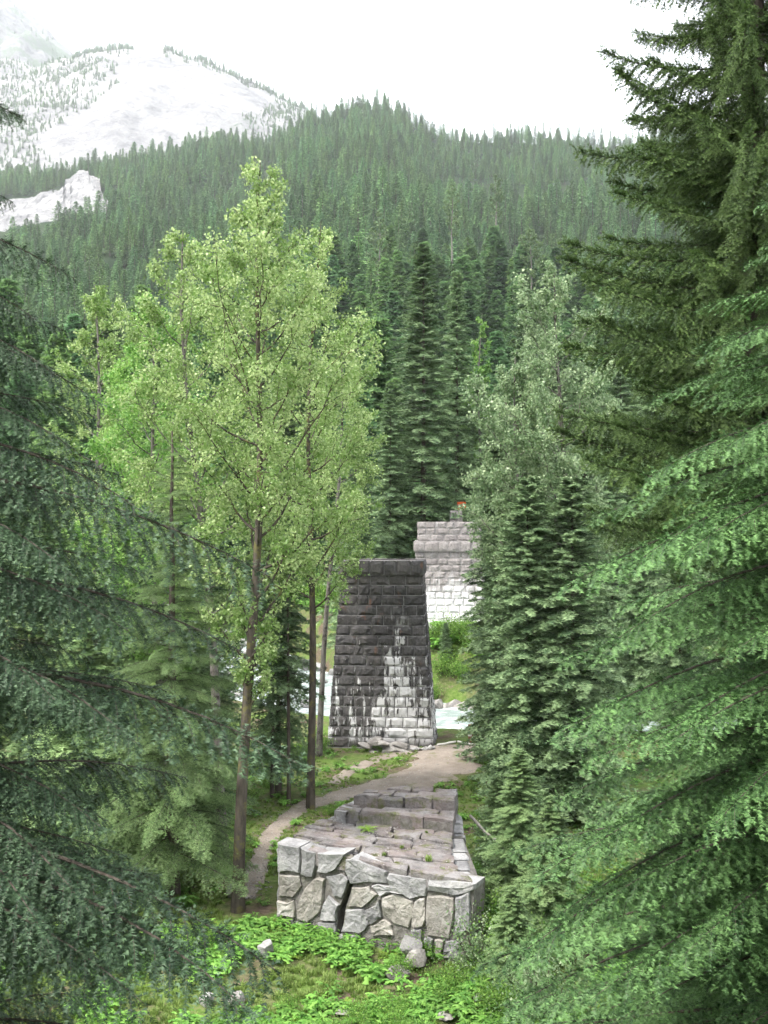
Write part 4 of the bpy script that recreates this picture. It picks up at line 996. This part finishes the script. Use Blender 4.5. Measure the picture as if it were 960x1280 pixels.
# right of the ruin
for nm, me, px, py, d, s_, lb in [
    ('fern', FERND, 598, 1085, 28.0, 1.5, 'lush fern drooping beside the right side of the ruin'), ('fern', FERND, 590, 1055, 30.5, 1.2, 'fern behind the first one beside the ruin'),
    ('leafy_shrub', SHRN[0], 610, 1130, 25.2, 1.2, 'leafy shrub beside the front right corner of the ruin'), ('leafy_shrub', SHRN[1], 640, 1100, 28.0, 1.3, 'greyish shrub right of the ruin under the narrow fir'),
    ('leafy_shrub', SHRN[1], 598, 1190, 23.7, 1.0, 'thin greyish shrub overlapping the end of the ruined wall'), ('leafy_shrub', SHRN[0], 655, 1190, 23.5, 1.1, 'fuller shrub farther right below the fir'),
    ('leafy_shrub', SHRN[0], 625, 1245, 21.5, .7, 'low shrub at the lower right edge of the clearing'), ('leafy_shrub', SHRN[1], 680, 1260, 21.0, 1.2, 'shrub under the green hemlock boughs'),
    ('leafy_shrub', SHRN[0], 700, 1120, 27.0, 1.4, 'tall shrub behind the green hemlock boughs'), ('leafy_shrub', SHRN[1], 620, 1030, 32.5, 1.1, 'shrub between the ruin and the narrow fir'),
    ('leafy_shrub', SHR[1], 400, 940, 48.0, .7, 'dark leafy shrub at the left foot of the tall pier'), ('leafy_shrub', SHR[2], 380, 955, 46.5, .7, 'shrub left of the one at the pier foot'),
    ('leafy_shrub', SHR[0], 330, 985, 42.0, .7, 'shrub between the thin stems and the trunks'), ('leafy_shrub', SHR[1], 255, 1110, 30.5, .6, 'shrub in the shade right of the pale spruce'), ('leafy_shrub', SHR[2], 180, 1150, 28.0, .7, 'shrub under the skirts of the pale spruce'),
    ('leafy_shrub', SHR[0], 90, 1160, 27.5, .9, 'shrub behind the lower hemlock boughs'), ('leafy_shrub', SHR[1], 310, 1010, 38.5, .55, 'small shrub left of the thin bare stems')]:
    plant_px(nm, me, px, py, d, s_, lb, 'plant' if nm == 'fern' else 'shrub')
# far bank shrubs
FB = [(540, 868, 68.0, .9), (552, 862, 69, 1.1), (566, 866, 68.5, 1.0), (580, 868, 68, 1.0), (545, 842, 70.5, 1.1), (560, 838, 71, 1.2), (575, 845, 70.5, 1.2), (590, 850, 70, 1.2), (540, 825, 71.8, .55), (556, 822, 72, .5), (572, 822, 72, .55), (585, 822, 72.0, .7), (532, 845, 71, 1.0), (600, 862, 69, 1.2)]
for i, (px, py, d, s_) in enumerate(FB):
    plant_px('bank_shrub', SHR[i % 3], px, py, d, s_ * 1.05, 'light green shrub on the far bank below the pale pier', 'shrub', 'shrubs on the far bank below the pale pier')
x = at_px(557, 69.5); mid_conifer('slim', 'fir_sapling', 'small bushy fir sapling among the far bank shrubs', x, 69.5, 2.6, 1.9)
for i, (px, d) in enumerate([(405, 92), (385, 95), (430, 90), (330, 100), (300, 96), (250, 108), (215, 104), (455, 86), (505, 80), (515, 78)]):
    x = at_px(px, d); plant('bank_shrub', SHR[i % 3], x, d, 2.0, 'big shrub along the far bank behind the leafy trees', 'shrub', 'big shrubs along the far bank')
# cedar seedling close by
sd_ = thing('seedling', 'bright green conifer seedling peeping in at the bottom left corner', 'plant', (W(30, 1300, 5.0).x, 5.0, float(ground_z(-1.9, 5.0))))
me, _ = trunk_mesh(1.5, .018, .004, 9, M_TWIG, n=8, sides=5); obj('trunk', me, sd_)
SEED = near_branch(290, 1.0, M_FERN, M_TWIG, sp=.012, nl=.022, wd=.010, n_tw=22, ang=50, tw_frac=.32, hang=.15, sub_sp=.05, sub_frac=.3, arch=.25, droop=.3)
for i in range(16): place_branch(sd_, SEED, .3 + .075 * i, None, i * 2.4, .25, .55 - .025 * i)
# dead pole leaning beside the ruin, dead limbs
def pole(name, label, a, b, r0, r1, mat, cat):
    a, b = Vector(a), Vector(b); u = np.linspace(0, 1, 9)[:, None]; P = np.array(a)[None] * 0 + (np.array(b) - np.array(a)) * u + np.random.default_rng(3).normal(0, .02, (9, 3)) * (u * (1 - u) * 4)
    ac = Acc(); v, q = tube(P, np.linspace(r0, r1, 9), 7); ac.add(v, q)
    n7 = len(v); ac.F.setdefault((7, 0), []).append(np.array([list(range(7))[::-1], list(range(n7 - 7, n7))]))
    return tag(obj(name, ac.mesh(name, mat, True), None, a), label, cat)
pole('dead_branch', 'bare grey dead branch slanting among the shrubs right of the ruin', W(588, 1020, 31), W(672, 1105, 27.5), .05, .02, M_DEADW, 'branch')
pole('dead_branch', 'dark slanting limb crossing the greyish leafy trees', W(668, 575, 38.8), W(630, 500, 38.8), .05, .02, M_TWIG, 'branch')
pole('edging_pole', 'pale pole edging the left side of the path lip above the river', (2.62, 48.3, float(ground_z(2.62, 48.3)) + .07), (3.55, 48.95, float(ground_z(3.55, 48.95)) + .09), .06, .06, M_PALEW, 'pole')
pole('edging_pole', 'pale pole edging the right side of the path lip above the river', (3.66, 48.97, float(ground_z(3.66, 48.97)) + .09), (4.9, 48.35, float(ground_z(4.9, 48.35)) + .07), .06, .06, M_PALEW, 'pole')
# fence by the river
fz = Vector((4.30, 49.3, float(ground_z(4.30, 49.3)) - .1))
fe = thing('wooden_fence', 'short brown post and rail fence where the path meets the river', 'fence', fz)
def boxm(name, sx, sy, sz, mat, bev=.012):
    import bmesh
    bm = bmesh.new(); bmesh.ops.create_cube(bm, size=1)
    for v in bm.verts: v.co = (v.co.x * sx, v.co.y * sy, v.co.z * sz)
    bmesh.ops.bevel(bm, geom=bm.edges[:], offset=bev, segments=1, affect='EDGES')
    me = bpy.data.meshes.new(name); bm.to_mesh(me); bm.free(); me.materials.append(mat); return me
pm = boxm('post', .16, .16, 1.3, M_WOOD); rm = boxm('rail', 2.2, .06, .10, M_WOOD)
fp = obj('post', pm, fe, (0, 0, .4)); obj('post', pm, fe, (2.1, .5, .4 + float(ground_z(6.4, 49.8)) - .1 - fz.z)); obj('rail', rm, fe, (1.05, .25, .85), (0, 0, .23)); obj('rail', rm, fe, (1.05, .25, .45), (0, 0, .23))
pb = boxm('band', .166, .166, .14, M_PALEW); obj('band', pb, fp, (0, 0, .12))
# small masonry block and orange sign behind the pale pier
bx = W(570, 645, 79)
sb = thing('abutment_block', 'small grey masonry block behind the top of the pale pier', 'masonry', (bx.x, 79, float(ground_z(bx.x, 79))))
hb = W(570, 638, 79).z - sb.location.z
bmx = [block_mesh(np.random.default_rng(70 + i), M_PIERL) for i in range(3)]
for r_ in range(12):
    for c_ in range(2):
        obj('stone_block', bmx[(r_ + c_) % 3], sb, (-.25 + c_ * .5, 0, hb * (r_ + .5) / 12), None, (.48, .7, hb / 12 - .02))
sg = W(577, 632, 81)
sgr = thing('orange_sign', 'small bright orange sign at the forest edge above the pale pier', 'sign', (sg.x, 81, float(ground_z(sg.x, 81))))
obj('post', boxm('post', .09, .09, sg.z - sgr.location.z, M_WOOD), sgr, (0, .06, (sg.z - sgr.location.z) / 2))
pn = obj('panel', boxm('panel', .72, .05, .62, M_ORANGE), sgr, (0, 0, sg.z - sgr.location.z)); obj('panel_strip', boxm('panel_strip', .66, .02, .07, M_PALEW, .004), pn, (0, -.036, .05))

# ------------------------------------------------------------------ hillside forest
def far_conifer(seed, H, R, nb, mat):
    rng = np.random.default_rng(seed); ac = Acc()
    v, q = tube(np.array([[0, 0, -1], [0, 0, H * .5], [0, 0, H * .98]]), [.30, .18, .03], 5); ac.add(v, q, 1)
    S0, S1, SN = [], [], []
    for i in range(nb):
        f = (i + rng.random()) / nb; h = H * (.10 + .89 * f); L = (R * (1 - f) ** .55 + .15) * rng.uniform(.5, 1.25); az = i * 2.39996 + rng.uniform(-.5, .5)
        d = np.array([math.cos(az), math.sin(az), 0]); s = np.array([-d[1], d[0], 0]); o = np.array([0, 0, h])
        m = o + d * L * .55 + UPV * L * .05; e = o + d * L - UPV * L * rng.uniform(.1, .4)
        c = rng.uniform(.05, .55)
        S0 += [o + d * .2 * L, m, m, m, o + d * L * .3, o + d * L * .3]; S1 += [m, e, m + d * L * .25 + s * L * .30 - UPV * L * .14, m + d * L * .25 - s * L * .30 - UPV * L * .14, o + d * L * .5 + s * L * .3 - UPV * L * .12, o + d * L * .5 - s * L * .3 - UPV * L * .12]
        SN += [c, c + .4, c + .3, c + .3, c + .15, c + .15]
    V, T, tt = needles(rng, np.array(S0), np.array(S1), np.clip(SN, 0, 1), .62, .75, .38, False, .7); ac.add(V, T, 0, tt)
    return ac.mesh('conifer', [mat, M_BARK])
FARM = [far_conifer(700, 22, 4.6, 120, M_FARC), far_conifer(701, 19, 4.0, 110, M_FARC), far_conifer(702, 25, 4.2, 130, M_FARC), far_conifer(703, 15, 4.4, 95, M_FARC), far_conifer(704, 22, 3.4, 110, M_FARC)]
def fine_conifer(seed, H, R):
    me = crown_mesh(seed, H, R, H * .08, 170, M_FARC, .30, .55, .22, tw=9, sub=.12, hang=.45, power=.65, name='conifer', wood=False)
    return me
FARN = [fine_conifer(710, 25, 4.0), fine_conifer(711, 22, 3.3), fine_conifer(712, 27, 3.7), fine_conifer(713, 19, 3.6), fine_conifer(714, 24, 3.0)]
rng = np.random.default_rng(99)
pts = []
for d0, d1, spc in ((100, 420, 7.0), (420, 800, 8.4), (800, 1165, 9.2)):
    ys = np.arange(d0, d1, spc); xmax = 620 / F * d1 * 1.02
    xs = np.arange(-xmax, xmax, spc)
    GX, GY = np.meshgrid(xs, ys); GX = GX + rng.uniform(-.48, .48, GX.shape) * spc; GY = GY + rng.uniform(-.48, .48, GX.shape) * spc
    GX, GY = GX.ravel(), GY.ravel(); px = CX + F * GX / GY
    k = (px > -110) & (px < 1070); pts.append(np.stack([GX[k], GY[k]], -1))
pts = np.concatenate(pts)
pz = hill_z(pts[:, 0], pts[:, 1]); ppx = CX + F * pts[:, 0] / pts[:, 1]; ppy = HY - (pz - CAMZ) / pts[:, 1] * F
inslide = (ppx < 136) & (ppy < np.interp(ppx, *zip(*lo)) + 22) & (ppy > np.interp(ppx, *zip(*hi)) + 3)
onriver = river_dist(pts[:, 0], pts[:, 1]) < 9
sparse = (fbm(pts[:, 0] / 55, pts[:, 1] / 55, 91, 3) > .42) & (rng.random(len(pts)) < .6)
keep = ~(inslide | onriver | sparse); pts, pz, ppx, ppy = pts[keep], pz[keep], ppx[keep], ppy[keep]
scl = (.42 + .75 * rng.random(len(pts)) ** .8) * np.interp(fbm(pts[:, 0] / 90, pts[:, 1] / 90, 92, 2), [-.4, .4], [.7, 1.25]); var = rng.integers(0, 5, len(pts))
wx = rng.uniform(.95, 1.35, len(pts))
# the 300 largest in view are trees of their own
size = scl / pts[:, 1]; inv = (ppx > 5) & (ppx < 760) & (ppy - 25 / pts[:, 1] * F < 640)
order = np.argsort(-np.where(inv, size, 0))[:300]
protos = {}
last = set(order[-40:].tolist())
for i in order:
    o = obj('conifer', FARM[var[i]] if i in last else FARN[var[i]], None, (pts[i, 0], pts[i, 1], pz[i]), (0, 0, rng.uniform(0, 6.28)), (scl[i] * wx[i], scl[i] * wx[i], scl[i]))
    tag(o, 'dark green conifer in the near ranks of the forested slope', 'tree', 'conifers in the near ranks of the forested slope')
    if i in last: protos.setdefault(int(var[i]), o)
rest = np.setdiff1d(np.arange(len(pts)), order)

def scatter(name, P, rotz, S, var, protos, label, tilt=None):
    me = bpy.data.meshes.new(name); me.vertices.add(len(P)); me.vertices.foreach_set('co', np.asarray(P, np.float32).ravel())
    a = me.attributes.new('scl', 'FLOAT_VECTOR', 'POINT'); a.data.foreach_set('vector', np.asarray(S, np.float32).ravel())
    a = me.attributes.new('rot', 'FLOAT_VECTOR', 'POINT'); R = np.zeros((len(P), 3), np.float32); R[:, 2] = rotz
    a.data.foreach_set('vector', R.ravel())
    a = me.attributes.new('kind_index', 'INT', 'POINT'); a.data.foreach_set('value', np.asarray(var, np.int32))
    me.update()
    o = obj(name, me)
    ng = bpy.data.node_groups.new(name + '_nodes', 'GeometryNodeTree')
    ng.interface.new_socket('Geometry', in_out='INPUT', socket_type='NodeSocketGeometry'); ng.interface.new_socket('Geometry', in_out='OUTPUT', socket_type='NodeSocketGeometry')
    N, L = ng.nodes, ng.links
    gi, go = N.new('NodeGroupInput'), N.new('NodeGroupOutput')
    iop = N.new('GeometryNodeInstanceOnPoints'); jn = N.new('GeometryNodeJoinGeometry')
    for p in protos[::-1]:
        oi = N.new('GeometryNodeObjectInfo'); oi.inputs['Object'].default_value = p; oi.inputs['As Instance'].default_value = True; oi.transform_space = 'ORIGINAL'
        L.new(oi.outputs['Geometry'], jn.inputs[0])
    def na(nm, ty):
        n = N.new('GeometryNodeInputNamedAttribute'); n.data_type = ty; n.inputs['Name'].default_value = nm; return n.outputs[0]
    e2r = N.new('FunctionNodeEulerToRotation')
    L.new(na('rot', 'FLOAT_VECTOR'), e2r.inputs[0])
    L.new(gi.outputs[0], iop.inputs['Points']); L.new(jn.outputs[0], iop.inputs['Instance']); iop.inputs['Pick Instance'].default_value = True
    L.new(na('kind_index', 'INT'), iop.inputs['Instance Index']); L.new(e2r.outputs[0], iop.inputs['Rotation']); L.new(na('scl', 'FLOAT_VECTOR'), iop.inputs['Scale'])
    L.new(iop.outputs[0], go.inputs[0])
    md = o.modifiers.new('scatter', 'NODES'); md.node_group = ng
    o['kind'] = 'stuff'; o['label'] = label
    return o
pl5 = [protos[i] for i in range(5)]
scatter('forest', np.stack([pts[rest, 0], pts[rest, 1], pz[rest]], -1), rng.uniform(0, 6.28, len(rest)), np.stack([scl[rest] * wx[rest], scl[rest] * wx[rest], scl[rest]], -1), var[rest], pl5, 'dense conifer forest covering the hillside up to the ridge')
# pale broad-leaved trees standing out on the slope
for i, (px, top, d, Ht, lb) in enumerate([(565, 228, 330, 27, 'pale leafy tree with bare lower trunk standing out high on the slope'), (474, 262, 290, 30, 'pale tall tree on the slope above the tallest spruce'), (620, 218, 360, 24, 'pale rounded tree on the slope near the ridge side'), (664, 285, 260, 22, 'pale tree on the slope above the greyish leafy trees')]):
    zt = CAMZ - (top - HY) / F * d; x = at_px(px, d)
    broadleaf('slope_tree', lb, x, d, Ht, env_tab((.2, .8), (.45, 2.4), (.75, 2.4), (.93, 1.2), (1, .2)), .32, 22, .28, .55, 1800, M_PALE, M_BARKG, 800 + i, z0=max(zt - Ht, float(hill_z(np.array(x), np.array(float(d)))) - .3), up=.9, nsub=5)
# scattered trees on the far mountain
def on_mass(X, D, Z, prob, n, seed):
    r = np.random.default_rng(seed); out = []
    iu = r.integers(0, X.shape[0], n); iv = r.integers(0, X.shape[1], n)
    px = CX + F * X[iu, iv] / D[iu, iv]; py = HY - (Z[iu, iv] - CAMZ) / D[iu, iv] * F
    k = r.random(n) < prob(px, py, X[iu, iv], D[iu, iv])
    jit = r.uniform(-6, 6, (k.sum(), 2))
    return np.stack([X[iu, iv][k] + jit[:, 0], D[iu, iv][k] + jit[:, 1], Z[iu, iv][k] - 4], -1)
def prob_m(px, py, x, d):
    sk = np.interp(px, SKY2[:, 0], SKY2[:, 1])
    ridge = ((py < sk + 7) & ((px < 165) | (px > 205))) * 1.0
    left = (px < 150) * (fbm(x / 130, d / 260, 55, 4) + .42 * sstep(130, 30, px) > .16) * .8
    ridge = ridge * .45
    right = (px > 300) * (py > np.interp(px, [300, 345, 400], [150, 128, 100])) * .9
    foot = (py > 190) * (fbm(x / 60, d / 90, 57, 3) > .05) * .3
    return np.maximum.reduce([ridge, left, right, foot * (px < 60)])
mp = on_mass(mX, mD, mZ, prob_m, 52000, 5)
pp = on_mass(pX, pD, pZ, lambda px, py, x, d: (fbm(x / 160, d / 260, 58, 4) > .12 - .1 * sstep(60, 160, py)) * .6, 9000, 6)
rpx = np.concatenate([rng.uniform(203, 382, 420), rng.uniform(92, 168, 160)]); rdd = 2400 + rng.uniform(-45, 25, len(rpx)); iu = np.clip(((rpx + 700) / 1460 * 219).round().astype(int), 0, 219); iv = np.clip(((rdd - 1420) / 1480 * 109).round().astype(int), 0, 109)
rid = np.stack([(rpx - CX) / F * rdd, rdd, mZ[iu, iv] - 5], -1)
mp = np.concatenate([mp, pp, rid]); ms = rng.uniform(.3, .7, len(mp)); ms[-len(rid):] = rng.uniform(.5, 1.0, len(rid))
scatter('mountain_trees', mp, rng.uniform(0, 6.28, len(mp)), np.stack([ms * 1.15, ms * 1.15, ms], -1), rng.integers(0, 5, len(mp)), pl5, 'thin scatter of trees on the bare mountain')

# ------------------------------------------------------------------ ground cover
def free_of(x, y):
    a = np.stack([x, y], -1); inr = ((a - PL) @ fn < .05) & (y < 32) & (x < 2.4) & ((a - PL) @ fd > -.1) 
    pth = np.full(len(x), 1e9)
    for p, q in zip(PATH[:-1], PATH[1:]):
        p_, q_ = np.array(p[:2]), np.array(q[:2]); e = q_ - p_; t = np.clip(((a - p_) @ e) / (e @ e), 0, 1); ww = p[2] + (q[2] - p[2]) * t
        pth = np.minimum(pth, np.hypot(*(a - p_ - t[:, None] * e).T) - ww)
    inp = (np.abs(x) < 2.9) & (np.abs(y - 50.6) < 2.1)
    for px_, d_ in ((333, 24.6), (510, 23.9), (521, 23.5), (497, 23.2), (258, 22.2), (293, 22.0), (597, 22.4), (430, 21.6), (556, 21.5)): inp = inp | (np.hypot(x - at_px(px_, d_), y - d_ + .25) < .38)
    return ~(inr | inp) & (pth > -.10 + .0 * x)
hp = [plant('ground_plant', HERB[i], *xy, 1.0, lb) for i, (xy, lb) in enumerate([((-1.2, 22.6), 'leafy herb lowest in the clearing grass'), ((.35, 22.9), 'leafy herb below the fallen blocks'), ((-2.6, 24.4), 'leafy herb near the small upright stone')])]
gp = [plant('grass_tuft', GRA[0], -.3, 22.0, 1.0, 'grass tuft in the middle of the clearing'), plant('grass_tuft', GRA[1], -1.9, 22.3, 1.0, 'grass tuft left of the middle of the clearing')]
n = 15000; x = rng.uniform(-16, 12, n); y = 19.5 + 30 * rng.random(n) ** 1.6
dens = np.where(y < 28, 1.0, .30) * np.where((x < -5) | (x > 3), .75, 1) * (fbm(x / 1.6, y / 1.6, 71, 3) > -.10) * (1 - .85 * np.exp(-((x + 3.2) / 1.3) ** 2 - ((y - 22.4) / 1.1) ** 2))
k = free_of(x, y) & (rng.random(n) < dens); x, y = x[k], y[k]
s_ = rng.uniform(.35, 1.05, len(x)) * np.where(y < 28, 1.0, .7); v_ = rng.choice(6, len(x), p=[.28, .25, .22, .10, .10, .05])
hx = hp + [bpy.data.objects[q] for q in ('broad_leaved_plant', 'fern', 'leafy_shrub')]; s_ = np.where(v_ == 5, s_ * .45, s_)
scatter('undergrowth', np.stack([x, y, ground_z(x, y) - .02], -1), rng.uniform(0, 6.28, len(x)), np.stack([s_, s_, s_], -1), v_, hx, 'bright green leafy undergrowth carpeting the clearing')
n = 16000; x = rng.uniform(-12, 9, n); y = rng.uniform(19.5, 50, n)
k = free_of(x, y) & (fbm(x / 2, y / 2, 81, 3) > -.12); x, y = x[k], y[k]; s_ = rng.uniform(.4, .95, len(x)) * np.where(y > 34, .6, 1.0)
scatter('grass', np.stack([x, y, ground_z(x, y) - .02], -1), rng.uniform(0, 6.28, len(x)), np.stack([s_, s_, s_], -1), rng.integers(0, 2, len(x)), gp, 'short grass growing around the ruin and the tall pier')
n = 4200; x = rng.uniform(-60, 14, n); y = rng.uniform(60, 100, n); f = y - river_y(x); k = (f > 4.5) & (river_dist(x, y) > 6.8) & ~((np.abs(x - 4.95) < 2.8) & (np.abs(y - 75.2) < 2.5)); x, y = x[k], y[k]; s_ = rng.uniform(.5, 1.5, len(x))
scatter('bank_vegetation', np.stack([x, y, ground_z(x, y)], -1), rng.uniform(0, 6.28, len(x)), np.stack([s_, s_, s_], -1) * 1.6, rng.integers(0, 3, len(x)), hp, 'low green growth covering the far river bank')

pc = np.array(PATH); si = rng.integers(0, len(PATH) - 1, 1500); sf = rng.random(1500)[:, None]; pq = pc[si] * (1 - sf) + pc[si + 1] * sf
e_ = norm((pc[si + 1] - pc[si])[:, :2]); off = rng.normal(0, .62, 1500) * pq[:, 2]; gpth = pq[:, :2] + np.stack([-e_[:, 1], e_[:, 0]], -1) * off[:, None]
n = 520; tt_, uu_ = rng.random(n), rng.random(n); gxy = np.array([(left_edge(t * 2.7) * (1 - u) + right_edge(t * 4.0) * u) for t, u in zip(tt_, uu_)])
gs = [o for o in bpy.data.objects if o.name.startswith('bank_boulder')][:2]; ss_ = rng.uniform(.008, .032, n)
gz = np.concatenate([np.stack([gxy[:, 0], gxy[:, 1], np.full(n, CAPZ + .035)], -1), np.stack([gpth[:, 0], gpth[:, 1], ground_z(gpth[:, 0], gpth[:, 1]) + .03], -1)]); ss_ = np.concatenate([ss_, rng.uniform(.012, .05, 1500)])
scatter('loose_gravel', gz, rng.uniform(0, 6.28, len(gz)), np.stack([ss_, ss_, ss_ * .7], -1), rng.integers(0, 2, len(gz)), gs, 'loose gravel and grit on the ruin top and the footpath')
# ------------------------------------------------------------------ haze
HAZE = 0.00012
if HAZE:
    V = np.array([(x, y, z_) for x in (-4300, 4300) for y in (-500, 4300) for z_ in (-8, 2300)], float)
    hm = NT('valley_haze'); pv = hm.new('ShaderNodeVolumePrincipled', {'Color': (.93, .96, 1.0), 'Density': HAZE, 'Anisotropy': .3}); hm.t.links.new(pv.outputs[0], hm.out.inputs['Volume'])
    o = obj('haze', mk_mesh('haze', V, [np.array([(0, 1, 3, 2), (4, 6, 7, 5), (0, 4, 5, 1), (2, 3, 7, 6), (0, 2, 6, 4), (1, 5, 7, 3)])], hm.m)); o['kind'] = 'stuff'; o['label'] = 'thin pale haze filling the valley'
